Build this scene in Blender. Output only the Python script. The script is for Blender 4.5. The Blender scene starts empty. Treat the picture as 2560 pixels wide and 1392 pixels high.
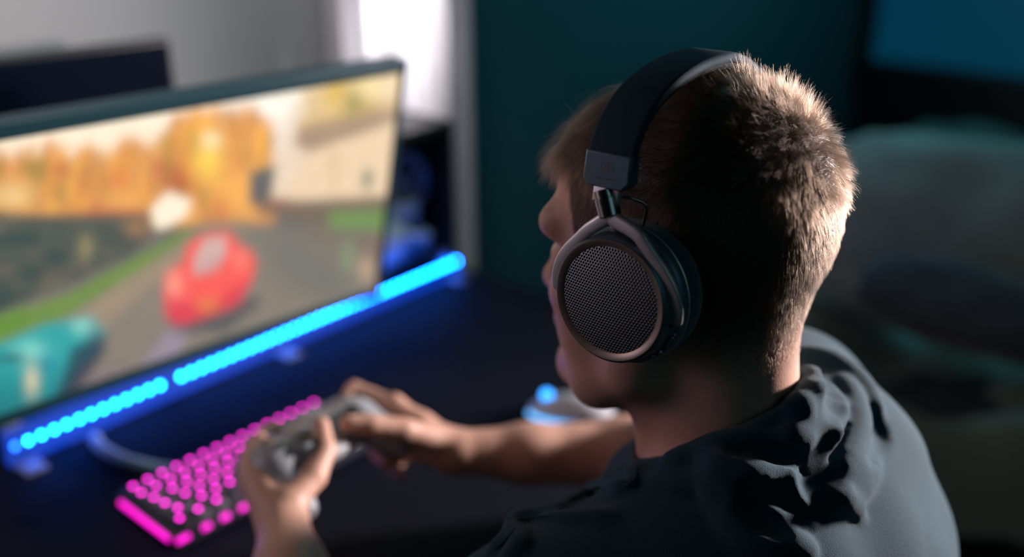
import bpy, bmesh, math, random
import numpy as np
from mathutils import Vector, Matrix, noise
random.seed(7); rng = np.random.default_rng(7)
scene = bpy.context.scene
COL = scene.collection

# ------------------------------------------------------------------ camera
FPX = 2500.0                       # focal length in pixels of the 2560 wide frame
PITCH = math.radians(22.31)
CP, SP = math.cos(PITCH), math.sin(PITCH)
CAMZ = 1.44
cam_d = bpy.data.cameras.new('camera')
cam = bpy.data.objects.new('camera', cam_d); COL.objects.link(cam)
cam.location = (0, 0, CAMZ)
cam.rotation_euler = (math.pi/2 - PITCH, 0, 0)
cam_d.sensor_width = 36.0
cam_d.lens = FPX/2560*36.0
cam_d.clip_start = 0.02
cam_d.dof.use_dof = True
cam_d.dof.focus_distance = 0.665
cam_d.dof.aperture_fstop = 1.75
cam_d.dof.aperture_blades = 0
scene.camera = cam

# ------------------------------------------------------------------ view and world
vs = scene.view_settings
scene.display_settings.display_device = 'sRGB'
vs.view_transform = 'Standard'; vs.look = 'None'; vs.gamma = 1.0; vs.exposure = 0.0
vs.use_curve_mapping = False
world = bpy.data.worlds.new('world'); scene.world = world; world.use_nodes = True
bg = world.node_tree.nodes['Background']
bg.inputs[0].default_value = (0.05, 0.30, 0.36, 1); bg.inputs[1].default_value = 0.010

def V(*a): return np.array(a, float)
def px(x, y, Z):
    """the point seen at pixel x, y of the photograph at distance Z along the optical axis"""
    a = (x-1280)/FPX*Z; b = (y-696)/FPX*Z
    return V(a, Z*CP - b*SP, CAMZ - Z*SP - b*CP)
def px_z(x, y, z):
    """the point seen at pixel x, y at height z"""
    d = (CAMZ-z)/(SP + (y-696)/FPX*CP)
    return px(x, y, d)
def unit(v): v = np.asarray(v, float); return v/np.linalg.norm(v)
def proj(p):
    p = np.asarray(p, float); r = p - V(0, 0, CAMZ)
    x = r[..., 0]; z = r[..., 1]*CP - r[..., 2]*SP; y = -r[..., 1]*SP - r[..., 2]*CP
    return np.stack([1280+FPX*x/z, 696+FPX*y/z, z], -1)

# directions of the room: the desk, its light bar and the walls run along RD, RN points from the wall to the chair
RD = V(.632, .774, 0); RD = unit(RD); RN = V(RD[1], -RD[0], 0)
# the boy's head: ear level point, front, left, up
E = V(.136, .687, 1.172)
HF = unit(V(-.777, .627, 0)); HL = unit(V(-.627, -.777, 0)); UP = V(0, 0, 1)
def W(f, l, u, o=E): return o + f*HF + l*HL + u*UP
NB = V(.155, .680, 1.0)            # base of the neck
def T(f, l, u): return W(f, l, u, NB)
TILT = math.radians(4.5)              # the head is bent a little forward
HFt = HF*math.cos(TILT)-UP*math.sin(TILT); UPt = UP*math.cos(TILT)+HF*math.sin(TILT)
def Ht(f, l, u): return E + f*HFt + l*HL + u*UPt

# ------------------------------------------------------------------ lamps
def area(name, loc, to, size, power, color, size_y=None, spread=None):
    d = bpy.data.lights.new(name, 'AREA'); d.energy = power; d.color = color
    d.size = size
    if size_y: d.shape = 'RECTANGLE'; d.size_y = size_y
    if spread: d.spread = math.radians(spread)
    o = bpy.data.objects.new(name, d); COL.objects.link(o); o.location = loc
    o.rotation_euler = (Vector(to)-Vector(loc)).to_track_quat('-Z', 'Y').to_euler()
    return o
LIGHTS = {}
exec_lights = True
# warm lamp over the bed, behind and to the right of the boy
area('bedside_lamp_light', (1.85, 1.45, 1.30), (.2, .74, 1.08), .18, 15.5, (1.0, .88, .88), spread=60)
# added pale fill for the grey wall behind the desk, no fitting there
area('wall_fill_light', (-.296, 1.13, 2.35), (-.62, 1.56, 1.2), .30, 2.6, (.95, .97, 1.0), spread=75)
# unseen narrow spot, added to brighten the left part of the curtain
area('curtain_fill_light', (.166, 1.697, 1.9), (-.228, 1.928, 1.18), .06, 1.0, (1.0, .95, 1.0), spread=23)
# teal fill added over the far end of the room to lift the walls
area('teal_fill_light', (.9, 2.6, 2.35), (.4, 2.9, .8), .6, 8.5, (.20, .78, 1.0))
# weak violet fill from the left, added for the jaw and ear cup
area('violet_fill_light', (-1.20, .72, 1.38), (.05, .65, 1.1), .36, 2.2, (.72, .64, 1.0))
# warm fill added at the left to strengthen the screen's light
area('warm_fill_light', (-1.0, .76, 1.55), (.0, .80, 1.0), .20, .9, (1.0, .56, .27))
# weak cool fill added behind the camera to bring out the headphones
area('cool_fill_light', (.9, -.55, 1.95), (.1, .7, 1.1), .8, .95, (.34, .82, 1.0))

# ------------------------------------------------------------------ materials
def rgb(h):
    """sRGB 0-255 to linear"""
    c = np.asarray(h, float)/255
    return np.where(c <= .04045, c/12.92, ((c+.055)/1.055)**2.4)
MATS = {}
def mat(name, col, rough=.5, metal=0., emit=None, estr=0., spec=.5, sheen=0., noise_amt=0., noise_scale=50., bump=0., bump_scale=300., coat=0., sss=0.):
    if name in MATS: return MATS[name]
    m = bpy.data.materials.new(name); m.use_nodes = True
    nt = m.node_tree; b = nt.nodes['Principled BSDF']
    c = list(rgb(col))+[1]
    b.inputs['Base Color'].default_value = c
    b.inputs['Roughness'].default_value = rough
    b.inputs['Metallic'].default_value = metal
    b.inputs['Specular IOR Level'].default_value = spec
    b.inputs['Coat Weight'].default_value = coat
    if sheen: b.inputs['Sheen Weight'].default_value = sheen
    if sss:
        b.inputs['Subsurface Weight'].default_value = sss
        b.inputs['Subsurface Radius'].default_value = (.012, .005, .003)
        b.inputs['Subsurface Scale'].default_value = 1
    if emit is not None:
        b.inputs['Emission Color'].default_value = list(emit)+[1]
        b.inputs['Emission Strength'].default_value = estr
    if noise_amt or bump:
        tc = nt.nodes.new('ShaderNodeTexCoord')
    if noise_amt:
        n = nt.nodes.new('ShaderNodeTexNoise'); n.inputs['Scale'].default_value = noise_scale; n.inputs['Detail'].default_value = 5
        nt.links.new(tc.outputs['Object'], n.inputs['Vector'])
        mx = nt.nodes.new('ShaderNodeMix'); mx.data_type = 'RGBA'
        mx.inputs[6].default_value = [x*(1-noise_amt) for x in c[:3]]+[1]
        mx.inputs[7].default_value = [min(1, x*(1+noise_amt)) for x in c[:3]]+[1]
        nt.links.new(n.outputs['Fac'], mx.inputs[0]); nt.links.new(mx.outputs[2], b.inputs['Base Color'])
    if bump:
        n2 = nt.nodes.new('ShaderNodeTexNoise'); n2.inputs['Scale'].default_value = bump_scale; n2.inputs['Detail'].default_value = 3
        nt.links.new(tc.outputs['Object'], n2.inputs['Vector'])
        bp = nt.nodes.new('ShaderNodeBump'); bp.inputs['Strength'].default_value = bump; bp.inputs['Distance'].default_value = .001
        nt.links.new(n2.outputs['Fac'], bp.inputs['Height']); nt.links.new(bp.outputs['Normal'], b.inputs['Normal'])
    MATS[name] = m
    return m
M_skin = mat('skin', (192, 148, 128), .5, spec=.4, sss=.12, noise_amt=.08, noise_scale=60, bump=.25, bump_scale=700)
M_shirt = mat('shirt_cotton', (22, 56, 68), .85, spec=.12, sheen=.12, noise_amt=.10, noise_scale=900, bump=.7, bump_scale=1400)
M_grey_wall = mat('grey_wall_paint', (172, 172, 172), .9, spec=.2, noise_amt=.04, noise_scale=6)
M_dark_wall = mat('teal_grey_wall_paint', (62, 104, 108), .9, spec=.2, noise_amt=.1, noise_scale=4)
M_curtain = mat('curtain_cloth', (216, 212, 214), .95, spec=.1, noise_amt=.04, noise_scale=40)
M_desk = mat('black_desk', (7, 11, 22), .75, spec=.12, noise_amt=.2, noise_scale=20)
M_blackplastic = mat('black_plastic', (16, 18, 20), .4)
M_bezel = mat('bezel_plastic', (30, 66, 74), .35)
M_navypanel = mat('dark_glass', (8, 18, 34), .18)
M_white = mat('white_plastic', (190, 190, 196), .35)
M_grey = mat('grey_plastic', (118, 122, 128), .4)
M_darkgrey = mat('dark_grey_plastic', (50, 53, 58), .45)
M_alu = mat('bar_aluminium', (110, 115, 130), .5, .3)

# ------------------------------------------------------------------ object helpers
def link_mesh(name, me, parent=None, m=None, smooth=True):
    o = bpy.data.objects.new(name, me); COL.objects.link(o)
    if m is not None:
        for k in (m if isinstance(m, (list, tuple)) else [m]): me.materials.append(k)
    if smooth: me.shade_smooth()
    if parent is not None:
        o.parent = parent
    return o
def tag(o, label, cat, group=None):
    o['label'] = label; o['category'] = cat
    if group: o['group'] = group
    return o
def struct(o): o['kind'] = 'structure'; return o
def thing(name, label, cat, loc, group=None):
    o = bpy.data.objects.new(name, None); COL.objects.link(o); o.location = loc
    o.empty_display_size = .05
    tag(o, label, cat, group); bpy.context.view_layer.update()
    return o
def np_mesh(name, verts, faces, uv=None):
    me = bpy.data.meshes.new(name)
    me.from_pydata([tuple(v) for v in verts], [], [tuple(int(i) for i in f) for f in faces]); me.update()
    return me
def child(name, verts, faces, parent, m, smooth=True, autos=None):
    """mesh given in world coordinates, parented to a thing that only has a location"""
    verts = np.asarray(verts, float)
    if parent is not None: verts = verts - np.array(wloc(parent))
    me = np_mesh(name, verts, faces)
    o = link_mesh(name, me, parent, m, smooth)
    if autos: sharp(me, autos)
    return o
def wloc(o):
    v = Vector((0, 0, 0))
    while o is not None: v = v + o.location; o = o.parent
    return v
def sharp(me, deg):
    me.set_sharp_from_angle(angle=math.radians(deg))
class MB:
    """collects simple shapes in world coordinates into one mesh"""
    def __init__(s): s.v = []; s.f = []; s.mi = []; s.n = 0
    def add(s, v, f, mi=0):
        s.v += [tuple(float(c) for c in p) for p in v]; s.f += [tuple(int(i)+s.n for i in q) for q in f]; s.mi += [mi]*len(f); s.n += len(v)
    def box(s, c, ax, half, mi=0, bevel=0.):
        """box at c with axes ax (3 rows) and half sizes"""
        c = np.asarray(c, float); ax = np.asarray(ax, float)
        if bevel <= 0:
            v = [c + sx*half[0]*ax[0] + sy*half[1]*ax[1] + sz*half[2]*ax[2] for sx in (-1, 1) for sy in (-1, 1) for sz in (-1, 1)]
            f = [(0, 1, 3, 2), (4, 6, 7, 5), (0, 4, 5, 1), (2, 3, 7, 6), (0, 2, 6, 4), (1, 5, 7, 3)]
            s.add(v, f, mi); return
        bm = bmesh.new(); bmesh.ops.create_cube(bm, size=2)
        for q in bm.verts: q.co = Vector([q.co[i]*half[i] for i in range(3)])
        bmesh.ops.bevel(bm, geom=bm.edges[:], offset=min(bevel, min(half)*.95), segments=3, affect='EDGES', profile=.5)
        v = [c + q.co[0]*ax[0] + q.co[1]*ax[1] + q.co[2]*ax[2] for q in bm.verts]
        bm.verts.index_update()
        f = [[q.index for q in p.verts] for p in bm.faces]
        bm.free(); s.add(v, f, mi)
    def tube(s, pts, r, n=12, mi=0, cap=True, closed=False):
        pts = [np.asarray(p, float) for p in pts]; N = len(pts)
        rr = r if hasattr(r, '__len__') else [r]*N
        v = []; prev = None
        for i in range(N):
            if closed: t = unit(pts[(i+1) % N]-pts[i-1])
            else: t = unit(pts[min(i+1, N-1)]-pts[max(i-1, 0)])
            if prev is None:
                a = V(0, 0, 1) if abs(t[2]) < .9 else V(1, 0, 0)
                x = unit(np.cross(a, t))
            else: x = unit(prev - t*np.dot(prev, t))
            prev = x; y = np.cross(t, x)
            for k in range(n):
                a = 2*math.pi*k/n; v.append(pts[i] + rr[i]*(math.cos(a)*x + math.sin(a)*y))
        f = []
        for i in range(N if closed else N-1):
            j = (i+1) % N
            for k in range(n): f.append((i*n+k, i*n+(k+1) % n, j*n+(k+1) % n, j*n+k))
        if cap and not closed: f.append(tuple(range(n))[::-1]); f.append(tuple(range((N-1)*n, N*n)))
        s.add(v, f, mi)
    def lathe(s, o, axis, ref, prof, n=64, mi=0, a0=0., a1=2*math.pi):
        """profile of (t along axis, r); closed turn unless a1-a0 < 2pi"""
        o = np.asarray(o, float); axis = unit(axis); ref = unit(np.asarray(ref)-axis*np.dot(ref, axis)); w = np.cross(axis, ref)
        full = abs(a1-a0-2*math.pi) < 1e-6
        m_ = n if full else n+1
        v = []
        for (t, r) in prof:
            for k in range(m_):
                a = a0+(a1-a0)*k/n; v.append(o + axis*t + r*(math.cos(a)*ref+math.sin(a)*w))
        f = []
        for i in range(len(prof)-1):
            for k in range(n):
                k2 = (k+1) % m_
                f.append((i*m_+k, (i+1)*m_+k, (i+1)*m_+k2, i*m_+k2))
        s.add(v, f, mi)
    def sweep(s, pts, ax, ay, hw, ht, n=1, mi=0, cap=True, rnd=.35):
        """rounded-rectangle section swept through pts; ax, ay per point, half width hw, half thickness ht"""
        N = len(pts); sec = []
        for (cx, cy) in ((1, 1), (-1, 1), (-1, -1), (1, -1)):
            for k in range(4):
                a = (math.atan2(cy, cx) - math.pi/4) + k*(math.pi/2)/3
                sec.append((cx, cy, math.cos(a), math.sin(a)))
        v = []
        hwv = hw if hasattr(hw, '__len__') else [hw]*N; htv = ht if hasattr(ht, '__len__') else [ht]*N
        for i in range(N):
            rr = min(hwv[i], htv[i])*rnd*2*.5
            for (cx, cy, ca, sa) in sec:
                x = cx*(hwv[i]-rr) + rr*ca; y = cy*(htv[i]-rr) + rr*sa
                v.append(np.asarray(pts[i]) + x*np.asarray(ax[i]) + y*np.asarray(ay[i]))
        m_ = len(sec); f = []
        for i in range(N-1):
            for k in range(m_): f.append((i*m_+k, i*m_+(k+1) % m_, (i+1)*m_+(k+1) % m_, (i+1)*m_+k))
        if cap: f.append(tuple(range(m_))[::-1]); f.append(tuple(range((N-1)*m_, N*m_)))
        s.add(v, f, mi)
    def ell(s, c, ax, rad, n=20, mi=0):
        c = np.asarray(c, float); v = []; m_ = n//2
        for i in range(m_+1):
            th = math.pi*i/m_
            for k in range(n):
                ph = 2*math.pi*k/n
                q = V(math.sin(th)*math.cos(ph)*rad[0], math.sin(th)*math.sin(ph)*rad[1], math.cos(th)*rad[2])
                v.append(c + q[0]*np.asarray(ax[0])+q[1]*np.asarray(ax[1])+q[2]*np.asarray(ax[2]))
        f = [(i*n+k, (i+1)*n+k, (i+1)*n+(k+1) % n, i*n+(k+1) % n) for i in range(m_) for k in range(n)]
        s.add(v, f, mi)
    def build(s, name, m, parent=None, smooth=True, autos=35, weld=True):
        org = np.array(wloc(parent)) if parent is not None else np.zeros(3)
        me = bpy.data.meshes.new(name)
        me.from_pydata([tuple(np.array(p)-org) for p in s.v], [], s.f)
        me.polygons.foreach_set('material_index', s.mi)
        bm = bmesh.new(); bm.from_mesh(me)
        if weld: bmesh.ops.remove_doubles(bm, verts=bm.verts, dist=1e-6)
        bmesh.ops.recalc_face_normals(bm, faces=bm.faces)
        bm.to_mesh(me); bm.free(); me.update()
        o = link_mesh(name, me, parent, m, smooth)
        if autos: sharp(me, autos)
        return o
AX0 = np.eye(3)
def smoothpath(P, n=8):
    """Catmull-Rom through points"""
    P = [np.asarray(p, float) for p in P]; P = [2*P[0]-P[1]]+P+[2*P[-1]-P[-2]]; out = []
    for i in range(1, len(P)-2):
        for k in range(n):
            t = k/n; a, b, c, d = P[i-1], P[i], P[i+1], P[i+2]
            out.append(.5*((2*b)+(-a+c)*t+(2*a-5*b+4*c-d)*t*t+(-a+3*b-3*c+d)*t**3))
    out.append(P[-2]); return out
HAIR_N = 110000
# ------------------------------------------------------------------ room shell
ax_wall = np.array([RD, RN, UP])
LB0 = px_z(40, 1115, .775)                     # left end of the light bar
WALLO = LB0 - .34*RN; WALLO[2] = 0
def wpt(s, off, z): return WALLO + s*RD + off*RN + V(0, 0, z)
def wall_s(x, y=80, off=0.):
    """distance along the rear wall where pixel x, y looks at it"""
    r = px(x, y, 1.)-V(0, 0, CAMZ); o = V(0, 0, CAMZ)-WALLO-off*RN
    t = -np.dot(o, RN)/np.dot(r, RN)
    return float(np.dot(o+t*r, RD))
CORNER = wall_s(2150, 100)
b = MB(); b.box(wpt((CORNER-1.5)/2, -.05, 1.3), ax_wall, ((CORNER+1.5)/2, .05, 1.3))
wl = struct(b.build('wall_left', M_dark_wall, smooth=False, autos=None))
b = MB(); b.box(wpt(CORNER+.05, 2.0, 1.3), ax_wall, (.05, 2.05, 1.3))
wr = struct(b.build('wall_back', M_dark_wall, smooth=False, autos=None))
b = MB(); b.box(wpt((CORNER-1.5)/2, 1.95, -.025), ax_wall, ((CORNER+1.5)/2+.05, 2.05, .025))
M_floor = mat('dark_floor', (34, 36, 38), .7, noise_amt=.2, noise_scale=15)
struct(b.build('floor', M_floor, smooth=False, autos=None))
# painted grey panel wall (projecting part of the wall behind the desk), up to the curtain
s1 = wall_s(846, 80, .04)
b = MB(); b.box(wpt((s1+.1-1.5)/2, .02, 1.3), ax_wall, ((s1+.1+1.5)/2, .02, 1.3))
struct(b.build('wall_front', M_grey_wall, smooth=False, autos=None))
# night window in the far wall
def bpt(t, off, z): return wpt(CORNER, 0, z) + t*RN - off*RD
def back_t(x, y):
    r = px(x, y, 1.)-V(0, 0, CAMZ); o = V(0, 0, CAMZ)-wpt(CORNER, 0, 0)
    t = -np.dot(o, RD)/np.dot(r, RD); q = o+t*r
    return float(np.dot(q, RN)), float((V(0, 0, CAMZ)+t*r)[2])
t0, zs = back_t(2185, 152)
M_dusk = mat('dusk_glass', (5, 30, 45), .3, emit=rgb((2, 50, 70)), estr=1.0)
b = MB(); b.box(bpt(t0+.9, .012, zs+.55), np.array([RN, -RD, UP]), (.9, .006, .55))
win = struct(b.build('window_1', M_dusk, smooth=False, autos=None))
b = MB()
for (c, h) in ((( t0+.9, .03, zs-.03), (.96, .03, .03)), ((t0+.9, .03, zs+1.13), (.96, .03, .03)), ((t0-.03, .03, zs+.55), (.03, .03, .61)), ((t0+1.83, .03, zs+.55), (.03, .03, .61))):
    b.box(bpt(*c), np.array([RN, -RD, UP]), h)
wf = b.build('window_frame', mat('window_frame_dark', (12, 22, 26), .6), smooth=False, autos=None)
wf['kind'] = 'structure'
# curtain
s1 = wall_s(852, 80, .12); s2 = wall_s(1215, 80, .1)
n = 420; nz = 24; vv = []; ff = []
for j in range(nz+1):
    z = .04 + (2.484-.04)*j/nz
    for i in range(n+1):
        t = i/n; s = s1-.01 + (s2-s1)*t
        ph = 2*math.pi*(t*4.6)
        amp = .030 + .012*math.sin(3*t*6+1)
        off = .085 + amp*math.cos(ph) + .010*math.sin(2.3*ph+z*.8)
        vv.append(wpt(s, off, z))
for j in range(nz):
    for i in range(n):
        a = j*(n+1)+i; ff.append((a, a+1, a+n+2, a+n+1))
cu = child('curtain', vv, ff, None, M_curtain)
cu.modifiers.new('solid', 'SOLIDIFY').thickness = .003
tag(cu, 'pale lilac curtain hanging in folds beside the grey wall behind the monitor', 'curtain')
b = MB(); b.tube([wpt(s1-.12, .085, 2.5), wpt(s2+.2, .085, 2.5)], .012)
for s_ in (s1+.02, s2-.02): b.tube([wpt(s_, .0, 2.5), wpt(s_, .085, 2.5)], .008)
cr = b.build('curtain_rod', M_darkgrey); tag(cr, 'dark rod along the wall carrying the lilac curtain', 'curtain rod')

# ------------------------------------------------------------------ desk
ax_desk = np.array([RD, RN, UP])
DZ = .75
cornerR = px_z(1190, 676, DZ)                   # a point on the desk's right edge
sR = float(np.dot(cornerR-WALLO, RD))
dn0 = .150; dn1 = .34+.78
desk = thing('desk', 'black desk carrying the monitor, the keyboard and the mouse', 'desk', (wpt((sR-.95)/2+.0, .62, 0)))
b = MB(); b.box(wpt((sR-.55)/2, (dn0+dn1)/2, DZ-.0125), ax_desk, ((sR+.55)/2, (dn1-dn0)/2, .0125), bevel=.004)
b.build('tabletop', M_desk, desk)
for sx in (-.5, sR-.06):
    for o_ in (dn0+.06, dn1-.06):
        b = MB(); b.box(wpt(sx, o_, (DZ-.025)/2), ax_desk, (.025, .025, (DZ-.025)/2), bevel=.003); b.build('leg', M_blackplastic, desk)

# ------------------------------------------------------------------ monitor
tr = px(1000, 182, 1.32)
dm = unit(V(2720, 2500*CP+1026*SP, -1026*0)); dm = unit(V(2720, 2500*CP+1026*SP, 0))
edn_c = V(-793, 3988, 2500)                     # camera coordinates x, y down, z forward
edn = unit(V(edn_c[0], edn_c[2]*CP - edn_c[1]*SP, -edn_c[2]*SP - edn_c[1]*CP))
edn = unit(edn - dm*np.dot(edn, dm))
nm = np.cross(dm, -edn); nm = unit(nm)          # to the viewer?
if np.dot(nm, V(0, 0, CAMZ)-tr) < 0: nm = -nm
SW, SH = .60, .338
mon_top_r = tr
def mp(u, v, o=0.): return mon_top_r - (1-u)*SW*dm + v*SH*edn + o*nm     # u 0..1 left to right, v 0..1 top to bottom
monitor = thing('monitor', 'large monitor showing a racing game with a red car', 'monitor', px_z(260, 1010, DZ)*0 + wpt(.0, 0, 0)*0 + V(mp(.5, 1, -.06)[0], mp(.5, 1, -.06)[1], DZ))
axm = np.array([dm, edn, nm])
b = MB()
b.box(mp(.5, .5, -.014), axm, (SW/2+.010, SH/2+.017, .012), bevel=.006)
b.box(mp(.5, .5, -.035), axm, (SW/2*.7, SH/2*.6, .014), bevel=.01)
b.build('case', M_bezel, monitor)
b = MB()
for (c, h) in (((.5, -.030), (SW/2+.010, .0095)), ((.5, 1.026), (SW/2+.010, .0085))):
    b.box(mp(c[0], c[1], .0), axm, (h[0], h[1], .004), bevel=.002)
for u in (-.009, 1.009): b.box(mp(u, .51, .0), axm, (.0045, SH/2+.015, .004), bevel=.002)
b.build('bezel', M_bezel, monitor)
b = MB()
top = mp(.5, .55, -.05); foot = LB0+RD*float(np.dot(top-LB0, RD))-RN*.10; foot[2] = DZ+.012
b.tube([top, top-.03*nm, (top-.03*nm)*.5+foot*.5-.02*RN, foot], [.022, .022, .02, .022], n=20)
b.build('stand', M_darkgrey, monitor)
b = MB(); b.box(foot+V(0, 0, -.006), ax_desk, (.11, .06, .006), bevel=.004); b.build('base', M_darkgrey, monitor)

# the picture on the screen: colours per vertex of a fine flat grid
def sstep(a, b_, x): t = np.clip((x-a)/(b_-a), 0, 1); return t*t*(3-2*t)
def vnoise(x, y, seed=0):
    xi = np.floor(x).astype(int); yi = np.floor(y).astype(int); fx = x-xi; fy = y-yi
    fx = fx*fx*(3-2*fx); fy = fy*fy*(3-2*fy)
    def h(a, c): 
        q = np.sin(a*127.1+c*311.7+seed*74.7)*43758.5453; return q-np.floor(q)
    return (h(xi, yi)*(1-fx)+h(xi+1, yi)*fx)*(1-fy)+(h(xi, yi+1)*(1-fx)+h(xi+1, yi+1)*fx)*fy
def poly_mask(X, Y, pts, soft=8.):
    """soft mask of a convex or concave polygon in picture pixels"""
    P = np.array(pts, float); inside = np.zeros(X.shape, bool); d = np.full(X.shape, 1e9)
    for i in range(len(P)):
        a = P[i]; c = P[(i+1) % len(P)]
        cond = ((a[1] > Y) != (c[1] > Y)) & (X < (c[0]-a[0])*(Y-a[1])/((c[1]-a[1])+1e-9)+a[0])
        inside ^= cond
        e = c-a; t = np.clip(((X-a[0])*e[0]+(Y-a[1])*e[1])/(e@e), 0, 1)
        d = np.minimum(d, np.hypot(X-a[0]-t*e[0], Y-a[1]-t*e[1]))
    sd = np.where(inside, -d, d)
    return 1-sstep(-soft, soft, sd)
GU, GV = 320, 180
uu, vvv = np.meshgrid(np.linspace(0, 1, GU+1), np.linspace(0, 1, GV+1))
pts3 = mon_top_r[None, None, :] - ((1-uu)*SW)[..., None]*dm + (vvv*SH)[..., None]*edn + .0006*nm
pp = proj(pts3); X = pp[..., 0]; Y = pp[..., 1]
img = np.zeros(X.shape+(3,)); img[:] = rgb((120, 112, 100))
def paint(mask, col, a=1.):
    global img
    m_ = np.clip(mask*a, 0, 1)[..., None]; img = img*(1-m_)+rgb(col)*m_
one = np.ones_like(X)
TOP = 352-.187*X
# road shading
paint(sstep(560, 760, Y), (140, 128, 116), .5)
paint(sstep(.3, .8, vnoise(X/170, Y/60, 3)), (98, 100, 100), .5)
# sky
paint(1-sstep(380, 500, Y+.187*(X-500)*1.0), (255, 236, 208))
paint(np.exp(-((X-660)/190)**2-((Y-285)/90)**2), (255, 248, 236))
# autumn trees
tree_top = 395-.12*(X-0) + 20*(vnoise(X/45, X*0, 5)-.5)*2 + 18*(vnoise(X/16, X*0, 6)-.5)*2
tree_top = tree_top - 70*np.exp(-((X-540)/130)**2) + 60*sstep(640, 760, X)
tm = sstep(-22, 38, Y-tree_top)*(1-sstep(548, 580, Y+.0*X))*(1-sstep(668, 700, X))
paint(tm, (226, 158, 84))
st = vnoise(X/26, Y/120, 9); st2 = vnoise(X/15, Y/90, 12); st3 = vnoise(X/50, Y/60, 15)
paint(tm*sstep(.5, .9, st), (255, 178, 70), .8); paint(tm*sstep(.5, .95, st2), (176, 118, 66), .7)
paint(tm*sstep(.35, .8, vnoise(X/34, Y/30, 21)), (214, 140, 72), .6)
paint(tm*sstep(.6, .9, st3), (206, 116, 72), .8); paint(tm*sstep(.62, .95, vnoise(X/22, Y/70, 18)), (140, 128, 60), .7)
paint(np.exp(-((X-520)/34)**2-((Y-400)/50)**2), (255, 214, 84), .95)
paint(np.exp(-((X-528)/22)**2-((Y-350)/22)**2), (255, 240, 190), .9)
paint(np.exp(-((X-445)/34)**2-((Y-455)/42)**2), (176, 84, 52), .85)
paint(np.exp(-((X-300)/26)**2-((Y-450)/30)**2), (222, 112, 62), .6)
paint(np.exp(-((X-600)/50)**2-((Y-470)/60)**2), (255, 184, 90), .8)
paint(np.exp(-((X-30)/50)**2-((Y-490)/34)**2), (240, 205, 140), .9)
paint(np.exp(-((X-310)/55)**2-((Y-498)/18)**2), (235, 170, 90), .7)
# house on the right
paint(poly_mask(X, Y, [(700, 385), (760, 330), (1010, 260), (1010, 480), (930, 505), (690, 520), (670, 430)], 14), (236, 208, 172))
paint(poly_mask(X, Y, [(690, 330), (750, 240), (770, 380), (700, 510), (680, 500)], 18), (232, 212, 190), .8)
paint(poly_mask(X, Y, [(745, 310), (1000, 240), (1000, 300), (770, 382), (735, 360)], 14), (168, 142, 118))
paint(poly_mask(X, Y, [(760, 225), (1010, 150), (1010, 262), (750, 320)], 20), (214, 178, 110), .8)
paint(np.exp(-((X-885)/28)**2-((Y-255)/34)**2), (150, 140, 70), .9)
paint(np.exp(-((X-835)/26)**2-((Y-235)/40)**2), (226, 186, 78), .8)
paint(np.exp(-((X-930)/40)**2-((Y-215)/26)**2), (255, 232, 170), .9)
paint(np.exp(-((X-975)/30)**2-((Y-215)/50)**2), (252, 226, 190), .8)
paint(np.exp(-((X-850)/16)**2-((Y-200)/30)**2), (206, 170, 60), .8)
paint(np.exp(-((X-918)/13)**2-((Y-448)/24)**2), (70, 104, 92), .95)
paint(np.exp(-((X-835)/14)**2-((Y-420)/60)**2), (214, 180, 140), .5)
paint(poly_mask(X, Y, [(625, 430), (690, 415), (676, 500), (640, 520), (622, 500)], 10), (96, 98, 96))
# stone wall and hedges under the trees
paint(poly_mask(X, Y, [(-200, 520), (80, 535), (370, 535), (385, 575), (330, 640), (0, 780), (-300, 860)], 16), (74, 84, 76))
wm = poly_mask(X, Y, [(-200, 540), (370, 545), (330, 640), (0, 780), (-300, 860)], 16)
paint(wm*sstep(.5, .8, vnoise(X/40, Y/26, 31)), (112, 104, 88), .6)
paint(wm*sstep(.55, .85, vnoise(X/70, Y/40, 33)), (34, 66, 64), .7)
paint(np.exp(-((X-214)/16)**2-((Y-618)/30)**2), (158, 146, 100), .9)
paint(np.exp(-((X-345)/30)**2-((Y-570)/22)**2), (168, 122, 84), .8)
paint(poly_mask(X, Y, [(640, 505), (960, 490), (985, 520), (960, 560), (790, 560), (650, 530)], 12), (116, 100, 86), .9)
paint(poly_mask(X, Y, [(815, 530), (975, 520), (965, 580), (830, 570)], 12), (112, 146, 82), .9)
paint(np.exp(-((X-700)/30)**2-((Y-505)/14)**2), (140, 72, 64), .7)
# white house left of the road
paint(poly_mask(X, Y, [(378, 520), (420, 478), (478, 500), (468, 540), (400, 575), (385, 560)], 9), (255, 240, 214))
# road and verges
paint(poly_mask(X, Y, [(500, 560), (600, 550), (760, 600), (1000, 700), (1000, 860), (300, 1100), (-100, 1300), (-200, 1080), (150, 830), (430, 640)], 20), (132, 124, 112), .85)
paint(poly_mask(X, Y, [(650, 570), (740, 590), (900, 700), (830, 760), (700, 700)], 60), (112, 112, 106), .8)
paint(poly_mask(X, Y, [(290, 700), (480, 590), (520, 575), (420, 680), (220, 850), (120, 860)], 22), (158, 140, 116), .8)
paint(poly_mask(X, Y, [(-150, 850), (180, 730), (420, 600), (478, 566), (470, 590), (400, 640), (150, 800), (-100, 900)], 9), (106, 140, 62), .95)
paint(poly_mask(X, Y, [(-150, 840), (60, 765), (80, 800), (-100, 900)], 12), (96, 140, 50), .8)
paint(poly_mask(X, Y, [(345, 925), (425, 815), (470, 830), (455, 880), (400, 930)], 12), (150, 140, 158), .75)
paint(np.exp(-((X-300)/150)**2-((Y-960)/40)**2), (128, 108, 122), .6)
paint(np.exp(-((X-870)/14)**2-((Y-640)/36)**2), (134, 160, 118), .8)
paint(np.exp(-((X-915)/18)**2-((Y-672)/34)**2), (196, 166, 138), .9)
paint(np.exp(-((X-935)/18)**2-((Y-612)/26)**2), (128, 104, 100), .7)
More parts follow.
